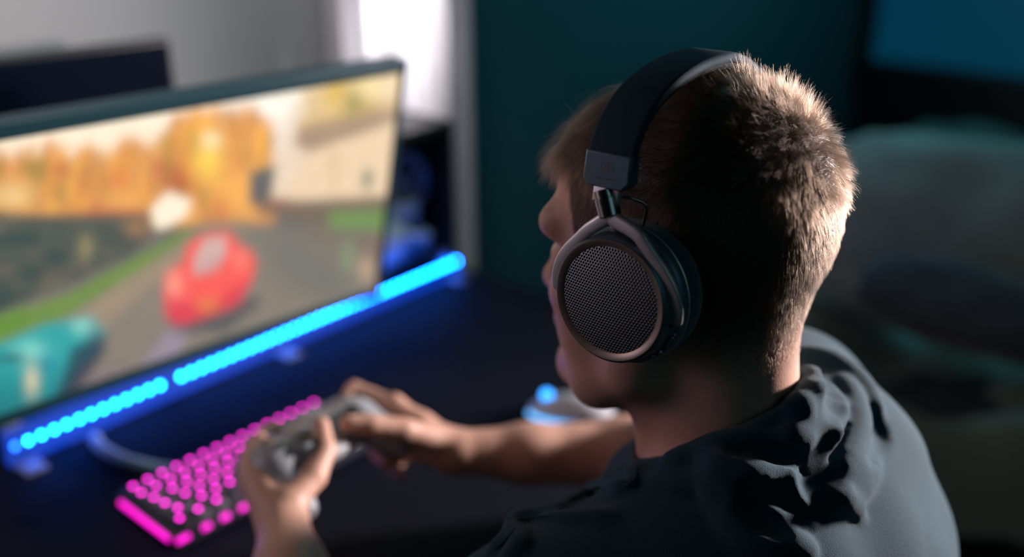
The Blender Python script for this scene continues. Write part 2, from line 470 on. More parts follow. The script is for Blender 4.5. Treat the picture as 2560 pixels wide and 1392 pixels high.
# red car
paint(poly_mask(X, Y, [(420, 800), (640, 740), (650, 760), (560, 830), (440, 830)], 14), (70, 76, 84), .8)
paint(poly_mask(X, Y, [(415, 685), (455, 660), (470, 610), (510, 585), (575, 578), (596, 612), (630, 630), (640, 660), (628, 705), (585, 760), (500, 790), (450, 812), (420, 790), (410, 740)], 9), (244, 92, 84))
paint(poly_mask(X, Y, [(412, 730), (520, 770), (630, 690), (600, 760), (500, 800), (440, 812), (415, 790)], 12), (214, 58, 78), .85)
paint(np.exp(-((X-436)/20)**2-((Y-710)/34)**2), (255, 160, 140), .9)
paint(np.exp(-((X-600)/16)**2-((Y-650)/26)**2), (255, 140, 124), .8)
paint(poly_mask(X, Y, [(486, 640), (512, 596), (565, 590), (566, 640), (530, 672), (484, 690)], 8), (206, 176, 170), .95)
paint(poly_mask(X, Y, [(505, 650), (560, 640), (550, 680), (495, 690)], 8), (196, 150, 146), .6)
paint(np.exp(-((X-520)/26)**2-((Y-763)/18)**2), (222, 130, 70), .95)
# turquoise car
car = poly_mask(X, Y, [(-200, 850), (0, 860), (110, 810), (225, 792), (265, 830), (250, 870), (200, 920), (150, 1000), (-100, 1120), (-200, 1100)], 10)
paint(car, (36, 160, 160))
paint(car*sstep(880, 1040, Y), (14, 108, 116), .8)
paint(poly_mask(X, Y, [(180, 870), (262, 830), (262, 880), (170, 1010), (140, 990)], 12), (26, 48, 70), .85)
paint(np.exp(-((X-75)/40)**2-((Y-880)/28)**2), (140, 226, 210), .8)
paint(np.exp(-((X-205)/24)**2-((Y-815)/18)**2), (150, 215, 198), .9)
paint(np.exp(-((X-235)/10)**2-((Y-832)/14)**2), (110, 100, 96), .8)
paint(np.exp(-((X-30)/44)**2-((Y-895)/12)**2), (24, 80, 90), .9)
paint(np.exp(-((X-80)/14)**2-((Y-950)/40)**2), (236, 212, 168), .95)
paint(np.exp(-((X-115)/24)**2-((Y-910)/24)**2), (20, 130, 150), .8)
# soft picture, as in motion
def blur(a, r):
    k = np.exp(-.5*(np.arange(-3*r, 3*r+1)/r)**2); k /= k.sum()
    for ax_ in (0, 1):
        p_ = np.pad(a, [(3*r, 3*r) if i == ax_ else (0, 0) for i in range(3)], mode='edge')
        a = sum(k[i]*np.take(p_, np.arange(i, i+a.shape[ax_]), axis=ax_) for i in range(len(k)))
    return a
img = blur(img, 2)
# soft scan of fine texture
img = img*(.94+.12*vnoise(X/9, Y/9, 50)[..., None])
img *= (1.06)
ids = np.arange((GU+1)*(GV+1)).reshape(GV+1, GU+1)
F = np.stack([ids[:-1, :-1], ids[1:, :-1], ids[1:, 1:], ids[:-1, 1:]], -1).reshape(-1, 4)
org = np.array(wloc(monitor))
me = bpy.data.meshes.new('screen'); me.from_pydata((pts3.reshape(-1, 3)-org).tolist(), [], F.tolist()); me.update()
ca = me.color_attributes.new('picture', 'FLOAT_COLOR', 'POINT')
ca.data.foreach_set('color', np.concatenate([img.reshape(-1, 3), np.ones(((GU+1)*(GV+1), 1))], 1).astype(np.float32).ravel())
ms = bpy.data.materials.new('screen_picture'); ms.use_nodes = True
nt = ms.node_tree; pb = nt.nodes['Principled BSDF']; at = nt.nodes.new('ShaderNodeAttribute'); at.attribute_name = 'picture'
pb.inputs['Base Color'].default_value = (.01, .01, .01, 1); pb.inputs['Roughness'].default_value = .5
nt.links.new(at.outputs['Color'], pb.inputs['Emission Color']); pb.inputs['Emission Strength'].default_value = 1.0
scr = link_mesh('screen', me, monitor, ms); scr['label'] = 'lit screen with a red car, a turquoise car and autumn trees'

# second, dark monitor behind
tr2 = px(424, 96, 1.45)
sec = thing('monitor', 'switched-off dark monitor standing behind the lit one, at its upper left', 'monitor', V(tr2[0]-.3*dm[0], tr2[1]-.3*dm[1], DZ))
axs = np.array([dm, V(0, 0, -1), np.cross(dm, V(0, 0, -1))])
nn2 = axs[2] if np.dot(axs[2], V(0, 0, CAMZ)-tr2) > 0 else -axs[2]
W2, H2 = .50, .30
c2 = tr2 - dm*W2/2 - V(0, 0, H2/2)
b = MB(); b.box(c2-.014*nn2, axs, (W2/2, H2/2, .014), bevel=.003); b.build('case', M_blackplastic, sec)
b = MB(); b.box(c2+.0008*nn2, axs, (W2/2-.004, H2/2-.006, .0006)); b.build('screen', M_navypanel, sec)
b = MB(); b.tube([c2-.02*nn2, c2-.02*nn2-V(0, 0, c2[2]-DZ-.012)], .02, n=16); b.build('stand', M_darkgrey, sec)
b = MB(); b.box(V(c2[0], c2[1], DZ+.006)-.02*nn2, ax_desk, (.10, .07, .006), bevel=.004); b.build('base', M_darkgrey, sec)
# ------------------------------------------------------------------ light bar at the back of the desk
def s_of_x(x, base, d):
    """parameter s with base + s*d seen at pixel column x"""
    k = (x-1280)/FPX
    def c(p): return p[0], p[1]*CP-(p[2])*SP
    bx, bz = c(base-V(0, 0, CAMZ)); dx, dz = c(d)
    return (k*bz-bx)/(dx-k*dz)
sA = s_of_x(72, LB0, RD); sB = s_of_x(401, LB0, RD); pitch = (sB-sA)/11
sE = s_of_x(1140, LB0, RD)
bar = thing('light_bar', 'long blue LED light bar glowing along the back of the desk below the monitor', 'light bar', V(*(LB0+RD*(sE/2)))*V(1, 1, 0)+V(0, 0, DZ))
axb = np.array([RD, RN, UP])
x0, x1 = -.012, sE+.012
xm = s_of_x(930, LB0, RD)
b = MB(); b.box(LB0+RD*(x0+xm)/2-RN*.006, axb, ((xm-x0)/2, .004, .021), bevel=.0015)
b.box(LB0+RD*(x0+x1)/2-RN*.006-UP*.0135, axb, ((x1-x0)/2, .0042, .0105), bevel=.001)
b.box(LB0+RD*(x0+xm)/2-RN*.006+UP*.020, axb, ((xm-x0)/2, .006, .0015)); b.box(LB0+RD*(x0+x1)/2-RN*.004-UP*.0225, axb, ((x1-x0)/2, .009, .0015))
b.build('housing', mat('plate_led_glow', (24, 44, 92), .5, emit=rgb((0, 56, 176)), estr=.9), bar, smooth=False)  # LED glow on the plate is put into its own emission
for s_ in (.004, sE*.5, sE-.02):
    b = MB(); b.box(LB0+RD*s_+RN*.012-UP*.023, axb, (.014, .026, .002), bevel=.001); b.box(LB0+RD*s_-RN*.010-UP*.0, axb, (.012, .002, .0245), bevel=.001)
    b.build('bracket', M_alu, bar)
M_led = mat('blue_led', (30, 60, 160), .3, emit=(.004, .26, 1.9), estr=58)
M_led_dim = mat('dim_blue_led', (30, 60, 160), .3, emit=(.004, .05, .5), estr=40)
M_led_off = mat('led_off', (60, 80, 120), .3)
k = -1; led_me = {}
for i in range(-1, 200):
    s_ = sA+pitch*i
    if s_ > sE+.001: break
    if i in (12,): continue
    m = M_led_dim if i == -1 else M_led
    if m.name not in led_me:
        q = MB(); q.box(V(0, 0, 0), axb, (.0024, .0011, .0024)); o = q.build('led', m, None, smooth=False, autos=None); led_me[m.name] = o.data; COL.objects.unlink(o); bpy.data.objects.remove(o)
    o = bpy.data.objects.new('led', led_me[m.name]); COL.objects.link(o); o.parent = bar
    o.location = Vector(LB0+RD*s_-RN*.001)-bar.location
    if i == -1: o['label'] = 'dim blue LED at the end of the bar'

# ------------------------------------------------------------------ keyboard
KO = px_z(332, 1213, DZ+.032)
ku = unit(V(2392, 2500*CP+1026*SP, 0)); kr = V(ku[1], -ku[0], 0)
KU = .0186
axk = np.array([ku, kr, UP])
def kp(c, r, h=0.): return KO + ku*(c*KU) + kr*(r*KU*1.02) + UP*h
kb = thing('keyboard', 'compact mechanical keyboard with glowing magenta keys', 'keyboard', V(*kp(7, 2))*V(1, 1, 0)+V(0, 0, DZ))
M_kb = mat('keyboard_case', (46, 46, 56), .4)
M_cap = mat('keycap_dark', (60, 52, 70), .45)
M_leg = mat('magenta_legend', (200, 60, 190), .4, emit=(1.0, .010, .68), estr=7)
M_glow = mat('magenta_edge_light', (200, 60, 190), .4, emit=(1.0, .0, .60), estr=1.6)
b = MB(); b.box(kp(7, 2.5, -.0195), axk, (7.5*KU+.006, 3.06*KU+.006, .0095), bevel=.004); b.build('case', M_kb, kb)
rows = [[1]*15, [1]*13+[2], [1.5]+[1]*12+[1.5], [1.75]+[1]*11+[2.25], [2.25]+[1]*10+[2.75], [1.25, 1.25, 1.25, 6.25, 1.25, 1.25, 1.25, 1.25]]
def keycap(w):
    q = MB(); hw = w*KU/2-.0008; hd = KU/2-.0009
    bm_v = []
    prof = [(0, 0.), (.0004, .003), (.0022, .0085), (.0030, .0092)]
    ring = []
    vs_, fs_ = [], []
    def rr(hx, hy, r, z):
        out = []
        for (cx, cy) in ((1, 1), (-1, 1), (-1, -1), (1, -1)):
            for t in range(4):
                a = math.atan2(cy, cx)-math.pi/4+t*math.pi/6
                out.append(V(cx*(hx-r)+r*math.cos(a), cy*(hy-r)+r*math.sin(a), z))
        return out
    for (ins, z) in prof: vs_ += rr(hw-ins, hd-ins, .0022, z)
    m_ = 16
    for i in range(len(prof)-1):
        for t in range(m_): fs_.append((i*m_+t, i*m_+(t+1) % m_, (i+1)*m_+(t+1) % m_, (i+1)*m_+t))
    fs_.append(tuple(range((len(prof)-1)*m_, len(prof)*m_)))
    wv = [v_[0]*ku+v_[1]*kr+v_[2]*UP for v_ in vs_]
    q.add(wv, fs_, 0)
    q.box(UP*.0093, axk, (.0021, .0024, .0003), 1)
    o = q.build('keycap', [M_cap, M_leg], None, autos=40); me_ = o.data; bpy.data.objects.remove(o); return me_
caps = {}
for r, row in enumerate(rows):
    c = -.5
    for w in row:
        if w not in caps: caps[w] = keycap(w)
        o = bpy.data.objects.new('space_bar' if w == 6.25 else 'keycap', caps[w]); COL.objects.link(o); o.parent = kb
        o.location = Vector(kp(c+w/2, r, -.0105))-kb.location
        c += w
# edge lights: the left side glows as one line, the front in separate patches
def edge_bar(p, q_, name='edge_light'):
    b = MB(); b.tube([p, q_], .0032, n=10); o = b.build(name, M_glow, kb); return o
edge_bar(kp(-.86, -.1, -.016), kp(-.86, 5.30, -.016))
for (c0, c1) in ((-.7, .1), (1.0, 1.5), (2.3, 2.8), (3.6, 4.0), (5.2, 5.7), (7.0, 7.5), (9, 9.5)):
    edge_bar(kp(c0, 5.86, -.016), kp(c1, 5.86, -.016))

# cable lying behind the keyboard
M_cable = mat('pale_cable', (130, 150, 170), .5)
cp = [px_z(430, 1178, DZ+.008), px_z(380, 1168, DZ+.008), px_z(310, 1150, DZ+.008), px_z(255, 1120, DZ+.008), px_z(236, 1094, DZ+.008)]
cp = [kp(1.6, -.86, -.02)] + cp
b = MB(); b.tube(smoothpath(cp, 10), .0075, n=14)
cb = b.build('cable', M_cable); tag(cb, 'pale thick cable curving over the desk from the keyboard to the light bar', 'cable')

# ------------------------------------------------------------------ mouse
MC = px_z(1430, 1014, DZ+.018)
mf = unit(V(-.93, .36, 0)); mr = V(mf[1], -mf[0], 0)
mouse = thing('mouse', 'white gaming mouse with blue lights on the desk behind the boy\'s forearm', 'computer mouse', V(MC[0], MC[1], DZ))
mo = V(MC[0], MC[1], DZ)
vv = []; ff = []; nu, nv = 28, 24
for i in range(nu+1):
    t = i/nu; x = -.062+.124*t
    w = .032*(1-abs(2*t-1)**3.2)**.5*(1-.10*math.sin(math.pi*t)) + 1e-4
    h = (.038*math.sin(math.pi*min(1, (t*.96+.03)))**.62)*(1-.28*t) + 1e-4
    for j in range(nv+1):
        a = math.pi*j/nv
        y = -w*math.cos(a)*(1.0); z = .0015+h*math.sin(a)**.8
        vv.append(mo + mf*x + mr*y + UP*z)
for i in range(nu):
    for j in range(nv): a = i*(nv+1)+j; ff.append((a, a+nv+1, a+nv+2, a+1))
child('shell', vv, ff, mouse, M_white)
b = MB(); b.box(mo+UP*.0012, np.array([mf, mr, UP]), (.056, .026, .0012), bevel=.001); b.build('sole', M_blackplastic, mouse)
M_mblue = mat('mouse_blue_light', (40, 120, 180), .4, emit=(.02, .20, .62), estr=6)
M_mstrip = mat('mouse_strip_light', (120, 160, 200), .4, emit=(.08, .35, .75), estr=2.6)
b = MB(); b.lathe(mo+mf*.036+UP*.027-mr*.003, mr, UP, [(0, 0), (0, .007), (.001, .008), (.005, .008), (.006, .007), (.006, 0)], n=24); b.build('scroll_wheel', M_mblue, mouse)
pts = [mo+mf*x_ - mr*(.0325*(1-abs((x_)/.064)**3)**.5) + UP*.006 for x_ in np.linspace(-.02, .056, 14)]
b = MB(); b.tube(pts, .0028, n=8); b.build('light_strip', M_mstrip, mouse)

# ------------------------------------------------------------------ dark computer tower behind the bar
TW = px_z(1141, 655, DZ)
tl = s_of_x(1141, LB0-RN*.05, RD)
tbase = LB0-RN*.05+RD*tl; tbase[2] = DZ
# its height from the photo: top right corner near pixel row 296
ttop = px(1136, 296, float(proj(tbase)[2])-.05)
TH = .44
for h_ in np.arange(.2, .6, .005):
    if proj(tbase+UP*h_)[1] < 300: TH = h_; break
M_parts = mat('computer_parts', (150, 165, 182), .5)
tower = thing('computer_tower', 'dark computer tower with an open side and blue-lit insides, standing behind the light bar', 'computer', tbase-RD*.2-RN*.1)
axt = np.array([RD, RN, UP]); TD = .40; TWd = .145
tc = tbase-RD*TD/2-RN*TWd/2
b = MB()
b.box(tc+UP*.0075, axt, (TD/2, TWd/2, .006), bevel=.002); b.box(tc+UP*(TH-.012), axt, (TD/2, TWd/2, .012), bevel=.003)
b.box(tc-RN*(TWd/2-.003)+UP*TH/2, axt, (TD/2, .003, TH/2)); b.box(tc+RD*(TD/2-.008)+UP*TH/2, axt, (.008, TWd/2, TH/2), bevel=.002)
b.box(tc-RD*(TD/2-.008)+UP*TH/2, axt, (.008, TWd/2, TH/2), bevel=.002)
b.build('case', M_blackplastic, tower)
b = MB(); b.box(tc-RN*.06+UP*TH/2, axt, (.15, .004, TH/2-.05)); b.build('motherboard', M_darkgrey, tower)
for (dx, dz) in ((.11, TH-.11), (.11, TH-.24), (-.06, TH-.11)):
    c_ = tc+RD*dx+UP*dz+RN*.02
    b = MB(); b.lathe(c_, RN, UP, [(-.012, .052), (-.012, .060), (.012, .060), (.012, .052), (-.012, .052)], n=32)
    for a in range(7):
        an = a*2*math.pi/7; d_ = RD*math.cos(an)+UP*math.sin(an); e_ = -RD*math.sin(an)+UP*math.cos(an)
        b.box(c_+d_*.033, np.array([d_, unit(e_+RN*.6), np.cross(d_, unit(e_+RN*.6))]), (.019, .014, .0008))
    b.ell(c_, axt, (.016, .012, .016)); b.build('fan', M_parts, tower)
b = MB(); b.box(tc+RN*.0-RD*.0+UP*(TH*.42), axt, (.13, .05, .022), bevel=.008); b.build('graphics_card', M_parts, tower)
for i in range(5):
    x_ = .12-.055*i
    P_ = [tc+RD*x_+RN*(-.04)+UP*(.02), tc+RD*(x_+.02)+RN*.05+UP*(.06+.01*i), tc+RD*(x_-.03)+RN*.06+UP*(TH*.28+.012*i), tc+RD*(x_-.01)+RN*(-.05)+UP*(TH*.36)]
    b = MB(); b.tube(smoothpath(P_, 8), .010, n=10); b.build('power_cable', M_parts, tower)
b = MB(); b.ell(tc+RD*.02+RN*.03+UP*.07, axt, (.09, .05, .05)); b.build('power_supply', M_parts, tower)
# ------------------------------------------------------------------ bed and bedding behind the boy
bed = thing('bed', 'bed with a rumpled dark green-grey blanket behind the boy', 'bed', V(1.35, 2.35, 0))
# bed frame axes follow the room
BC = bpt(1.25, 1.15, 0)                        # centre on the floor
axq = np.array([RD, RN, UP])
bl, bw = 1.08, .92
b = MB(); b.box(BC+UP*.18, axq, (bl, bw, .10), bevel=.01); b.build('frame', M_blackplastic, bed)
for sx in (-1, 1):
    for sy in (-1, 1):
        b = MB(); b.box(BC+RD*sx*(bl-.06)+RN*sy*(bw-.06)+UP*.04, axq, (.03, .03, .04)); b.build('leg', M_blackplastic, bed)
b = MB(); b.box(BC+UP*.37, axq, (bl-.02, bw-.02, .09), bevel=.04); b.build('mattress', mat('mattress_cloth', (70, 74, 76), .9), bed)
M_blanket = mat('blanket_cloth', (132, 148, 134), .95, spec=.1, sheen=.3, noise_amt=.35, noise_scale=9)
vv = []; ff = []; nx, ny = 150, 130
for j in range(ny+1):
    for i in range(nx+1):
        x_ = -bl-.03+(2*bl+.02)*i/nx; y_ = -bw-.06+(2*bw+.12)*j/ny
        p = Vector((x_*2.2, y_*2.2, 1.3)); hz = noise.fractal(p, .9, 2.1, 4)*.085
        hz += abs(noise.noise(Vector((x_*4.1+3, y_*2.7, 5))))*.09
        q = max(0, abs(y_)-bw+.02)/.08; drop = -.25*min(1, q)**1.5
        q2 = max(0, -x_-bl+.03)/.06; drop += -.25*min(1, q2)**1.5
        vv.append(BC + RD*x_ + RN*y_ + UP*(.49+hz+drop))
for j in range(ny):
    for i in range(nx): a = j*(nx+1)+i; ff.append((a, a+1, a+nx+2, a+nx+1))
o = child('blanket', vv, ff, bed, M_blanket)
b = MB(); b.box(bpt(1.10, .045, .38), np.array([RN, RD, UP]), (1.07, .03, .36), bevel=.02); b.build('headboard', M_blackplastic, bed)

def cushion(c, ax, rad, m, name, label, cat, group=None, seed=0):
    vv = []; ff = []; n1, n2 = 48, 30
    for i in range(n2+1):
        th = math.pi*i/n2
        for k_ in range(n1):
            ph = 2*math.pi*k_/n1
            q = [math.sin(th)*math.cos(ph), math.sin(th)*math.sin(ph), math.cos(th)]
            pw = .62
            q = [math.copysign(abs(t)**pw, t) for t in q]
            d = Vector((q[0]*2+seed, q[1]*2, q[2]*2)); w_ = 1+.10*noise.noise(d*1.3)+.04*noise.noise(d*3.1)
            pinch = 1-.35*(abs(q[0])*abs(q[1]))**1.5
            vv.append(np.asarray(c)+w_*(q[0]*rad[0]*ax[0]+q[1]*rad[1]*ax[1])+q[2]*rad[2]*pinch*w_*ax[2])
    for i in range(n2):
        for k_ in range(n1): ff.append((i*n1+k_, (i+1)*n1+k_, (i+1)*n1+(k_+1) % n1, i*n1+(k_+1) % n1))
    o = child(name, vv, ff, None, m); tag(o, label, cat, group); return o
M_pil = mat('pillow_cloth', (148, 162, 152), .95, spec=.1, sheen=.3, noise_amt=.25, noise_scale=14)
M_pil2 = mat('dark_pillow_cloth', (66, 78, 80), .95, spec=.1, sheen=.3, noise_amt=.25, noise_scale=14)
# cushions leaning at the end of the bed
def pillow_at(x, y, Z, rad, tilt, yaw, m, label, seed):
    c = px(x, y, Z)
    nrm = unit(V(-.35*math.cos(yaw)-.2, -math.cos(tilt), math.sin(tilt)))
    a0 = unit(np.cross(nrm, UP)); a1 = np.cross(a0, nrm)
    return cushion(c, (a0, a1, nrm), rad, m, 'pillow', label, 'pillow', 'pillows piled on the bed', seed)
pillow_at(2370, 590, 2.02, (.29, .20, .10), .5, .2, M_pil, 'large grey-green pillow leaning up on the bed, its rounded top highest of the pillows', 1)
pillow_at(2085, 600, 2.22, (.17, .12, .07), .6, .1, M_pil, 'grey-green pillow beside the boy\'s neck, partly behind his head', 4)
pillow_at(2420, 770, 1.74, (.19, .07, .07), .9, .3, M_pil2, 'small dark pillow lying low in front of the large grey-green one', 7)

# ------------------------------------------------------------------ signed distance modelling of the boy
class SDF:
    def __init__(s, lo, hi, h):
        s.lo = V(*lo); s.h = h; s.n = np.ceil((V(*hi)-s.lo)/h).astype(int)+1
        s.F = np.full(s.n, 1.0, np.float32)
    def _sub(s, lo, hi):
        a = np.clip(np.floor((lo-s.lo)/s.h).astype(int), 0, s.n); c = np.clip(np.ceil((hi-s.lo)/s.h).astype(int)+1, 0, s.n)
        if np.any(c <= a): return None
        sl = tuple(slice(a[i], c[i]) for i in range(3))
        g = [(s.lo[i]+s.h*np.arange(a[i], c[i])).astype(np.float32) for i in range(3)]
        return sl, g[0][:, None, None], g[1][None, :, None], g[2][None, None, :]
    def _mix(s, sl, d, k, mode):
        F = s.F[sl]
        if mode == 'add':
            h = np.maximum(k-np.abs(F-d), 0)/k; s.F[sl] = np.minimum(F, d)-h*h*k*.25
        elif mode == 'sub':
            d = -d; h = np.maximum(k-np.abs(F-d), 0)/k; s.F[sl] = np.maximum(F, d)+h*h*k*.25
        elif mode == 'and':
            h = np.maximum(k-np.abs(F-d), 0)/k; s.F[sl] = np.maximum(F, d)+h*h*k*.25
    def cap(s, a, b, ra, rb, k=.01, mode='add'):
        a = np.asarray(a, float); b = np.asarray(b, float); m_ = max(ra, rb)+k*1.5+.02
        r = s._sub(np.minimum(a, b)-m_, np.maximum(a, b)+m_)
        if r is None: return
        sl, x, y, z = r; e = b-a; L = float(e@e)+1e-12
        t = np.clip(((x-a[0])*e[0]+(y-a[1])*e[1]+(z-a[2])*e[2])/L, 0, 1)
        d = np.sqrt((x-a[0]-t*e[0])**2+(y-a[1]-t*e[1])**2+(z-a[2]-t*e[2])**2)-(ra+(rb-ra)*t)
        s._mix(sl, d.astype(np.float32), k, mode)
    def chain(s, P, R, k=.01, mode='add', kj=None):
        for i in range(len(P)-1): s.cap(P[i], P[i+1], R[i], R[i+1], k if i == 0 or kj is None else kj, mode)
    def ell(s, c, rad, k=.01, ax=None, mode='add'):
        c = np.asarray(c, float); ax = np.array([HF, HL, UP]) if ax is None else np.asarray(ax, float); m_ = max(rad)+k*1.5+.02
        r = s._sub(c-m_, c+m_)
        if r is None: return
        sl, x, y, z = r; x = x-c[0]; y = y-c[1]; z = z-c[2]
        q = [(x*ax[i][0]+y*ax[i][1]+z*ax[i][2]) for i in range(3)]
        k0 = np.sqrt(sum((q[i]/rad[i])**2 for i in range(3))); k1 = np.sqrt(sum((q[i]/rad[i]**2)**2 for i in range(3)))+1e-9
        s._mix(sl, (k0*(k0-1)/k1).astype(np.float32), k, mode)
    def plane(s, p, n, k=.004):
        """keep the side the normal points away from"""
        sl, x, y, z = s._sub(s.lo, s.lo+s.h*s.n)
        d = (x-p[0])*n[0]+(y-p[1])*n[1]+(z-p[2])*n[2]
        s._mix(sl, np.broadcast_to(d, s.F[sl].shape).astype(np.float32), k, 'and')
    def at(s, p):
        q = (np.asarray(p)-s.lo)/s.h; i = np.clip(np.floor(q).astype(int), 0, s.n-2); f = q-i
        i0, i1, i2 = i[..., 0], i[..., 1], i[..., 2]; o = 0
        for a in (0, 1):
            for b_ in (0, 1):
                for c in (0, 1):
                    w = (f[..., 0] if a else 1-f[..., 0])*(f[..., 1] if b_ else 1-f[..., 1])*(f[..., 2] if c else 1-f[..., 2])
                    o = o + w*s.F[i0+a, i1+b_, i2+c]
        return o
    def grad(s, p):
        e = s.h; return np.stack([(s.at(p+d)-s.at(p-d)) for d in np.eye(3)*e], -1)/(2*e)
    def mesh(s, relax=2):
        F = s.F; S = F < 0
        c = S[:-1, :-1, :-1].astype(np.int8)
        cnt = np.zeros_like(c)
        for a in (0, 1):
            for b_ in (0, 1):
                for d in (0, 1): cnt += S[a:S.shape[0]-1+a, b_:S.shape[1]-1+b_, d:S.shape[2]-1+d]
        act = (cnt > 0) & (cnt < 8)
        idx = np.argwhere(act); vid = np.full(act.shape, -1, np.int64); vid[act] = np.arange(len(idx))
        P = np.zeros((len(idx), 3)); N = np.zeros(len(idx))
        cor = [(a, b_, d) for a in (0, 1) for b_ in (0, 1) for d in (0, 1)]
        for i in range(8):
            for j in range(i+1, 8):
                A, B = cor[i], cor[j]
                if sum(abs(A[k]-B[k]) for k in range(3)) != 1: continue
                fa = F[idx[:, 0]+A[0], idx[:, 1]+A[1], idx[:, 2]+A[2]]; fb = F[idx[:, 0]+B[0], idx[:, 1]+B[1], idx[:, 2]+B[2]]
                m = (fa < 0) != (fb < 0); t = fa[m]/(fa[m]-fb[m])
                P[m] += np.array(A)+t[:, None]*(np.array(B)-np.array(A)); N[m] += 1
        P = (P/N[:, None]+idx)*s.h+s.lo
        Q = []
        for ax in range(3):
            o1, o2 = [(1, 2), (2, 0), (0, 1)][ax]
            sh = [slice(None)]*3; sh2 = [slice(None)]*3; sh[ax] = slice(0, -1); sh2[ax] = slice(1, None)
            e = np.argwhere(S[tuple(sh)] != S[tuple(sh2)])
            e = e[(e[:, o1] > 0) & (e[:, o2] > 0) & (e[:, o1] < S.shape[o1]-1) & (e[:, o2] < S.shape[o2]-1)]
            ins = S[e[:, 0], e[:, 1], e[:, 2]]
            def g(a, b_): 
                q = e.copy(); q[:, o1] -= a; q[:, o2] -= b_; return vid[q[:, 0], q[:, 1], q[:, 2]]
            quad = np.stack([g(0, 0), g(1, 0), g(1, 1), g(0, 1)], 1)
            quad[~ins] = quad[~ins][:, ::-1]
            Q.append(quad)
        Q = np.concatenate(Q); Q = Q[(Q >= 0).all(1)]
        ed = np.concatenate([Q[:, [0, 1]], Q[:, [1, 2]], Q[:, [2, 3]], Q[:, [3, 0]]])
        for it in range(relax):
            acc = np.zeros_like(P); n_ = np.zeros(len(P))
            for k in range(3):
                acc[:, k] = np.bincount(ed[:, 0], P[ed[:, 1], k], len(P))+np.bincount(ed[:, 1], P[ed[:, 0], k], len(P))
            n_ = np.bincount(ed[:, 0], minlength=len(P))+np.bincount(ed[:, 1], minlength=len(P))
            P = P*.5+.5*acc/np.maximum(n_, 1)[:, None]
        return P, Q
def fast_mesh(name, P, Q, org):
    me = bpy.data.meshes.new(name)
    me.vertices.add(len(P)); me.vertices.foreach_set('co', (P-org).astype(np.float32).ravel())
    me.loops.add(Q.size); me.loops.foreach_set('vertex_index', Q.astype(np.int32).ravel())
    me.polygons.add(len(Q)); me.polygons.foreach_set('loop_start', (np.arange(len(Q))*4).astype(np.int32))
    me.update(calc_edges=True); me.validate(); return me

# --- key points
SHL = T(.035, .155, -.064)          # left shoulder (near the camera)
SHR = T(.004, -.158, -.012)           # right shoulder
ELR = px(1725, 1140, 1.13); WRR = px(1140, 1130, 1.07)
ELL = px(790, 1800, .76); WRL = px(705, 1300, .94)
# controller placement, used by the hands
CC = px(800, 1104, 1.02)
cR = unit(V(.58, .81, 0)); cF0 = unit(V(-.81, .58, 0))
ctilt = .05
cFw = unit(cF0*math.cos(ctilt)+UP*math.sin(ctilt)); cU = np.cross(cR, cFw)
def cc(r, f, u): return CC + r*cR + f*cFw + u*cU

def build_head(g):
    H = Ht; tax = np.array([HFt, HL, UPt]); ell0 = g.ell
    def gell(c, rad, k=.01, mode='add'): ell0(c, rad, k, tax, mode)
    class Q: pass
    gg = g; g = Q(); g.ell = gell; g.cap = gg.cap; g.chain = gg.chain
    g.ell(H(-.001, 0, .046), (.094, .076, .084), .02)
    g.ell(H(-.036, 0, .026), (.055, .064, .060), .03)
    g.ell(H(-.029, 0, .064), (.062, .066, .065), .03)
    g.ell(H(.040, 0, .050), (.066, .063, .066), .03)
    g.ell(H(.046, 0, -.020), (.058, .058, .072), .03)
    # jaw and chin
    for sd in (1, -1):
        g.chain([H(.005, .056*sd, -.030), H(.022, .052*sd, -.070), H(.064, .038*sd, -.096), H(.100, .010*sd, -.104)], [.018, .019, .018, .017], .03, kj=.02)
        g.ell(H(.070, .045*sd, -.022), (.028, .026, .020), .02)         # cheekbone
        g.ell(H(.066, .040*sd, -.055), (.030, .024, .028), .02)         # cheek
        g.cap(H(.102, .012*sd, .028), H(.092, .048*sd, .031), .010, .013, .016)   # brow
        g.ell(H(.112, .032*sd, .000), (.014, .017, .012), .012, mode='sub')       # eye socket
        g.ell(H(.093, .031*sd, .000), (.014, .016, .012), .006)
    g.ell(H(.050, 0, -.085), (.050, .042, .028), .03)
    g.ell(H(.105, 0, -.103), (.018, .020, .017), .02)
    # nose
    g.cap(H(.107, 0, .018), H(.128, 0, -.030), .007, .0105, .012)
    g.ell(H(.130, 0, -.035), (.0115, .0115, .0100), .008)
    for sd in (1, -1): g.ell(H(.117, .0125*sd, -.038), (.011, .0075, .0075), .006)
    # lips
    g.ell(H(.108, 0, -.062), (.018, .026, .014), .012)
    g.cap(H(.116, -.016, -.0625), H(.116, .016, -.0625), .0045, .0045, .006); g.cap(H(.120, -.008, -.0615), H(.120, .008, -.0615), .0048, .0048, .006)
    g.cap(H(.115, -.014, -.0725), H(.115, .014, -.0725), .0052, .0052, .006)
    g.cap(H(.124, -.018, -.0675), H(.124, .018, -.0675), .0014, .0014, .003, mode='sub')
    # ears
    for sd in (1, -1):
        g.ell(H(-.006, .077*sd, .002), (.017, .006, .030), .006); g.ell(H(-.004, .082*sd, .003), (.009, .005, .018), .004, mode='sub')
    # neck
    g.cap(W(-.020, 0, -.020), T(-.006, 0, .02), .049, .052, .030)
    g.cap(W(-.034, 0, -.030), T(-.024, 0, .00), .038, .047, .030)
    g.chain([H(.018, .030, -.085), T(.040, .012, .0)], [.014, .013], .02); g.chain([H(.018, -.030, -.085), T(.040, -.012, .0)], [.014, .013], .02)
    g.ell(H(.032, 0, -.135), (.012, .011, .014), .02)
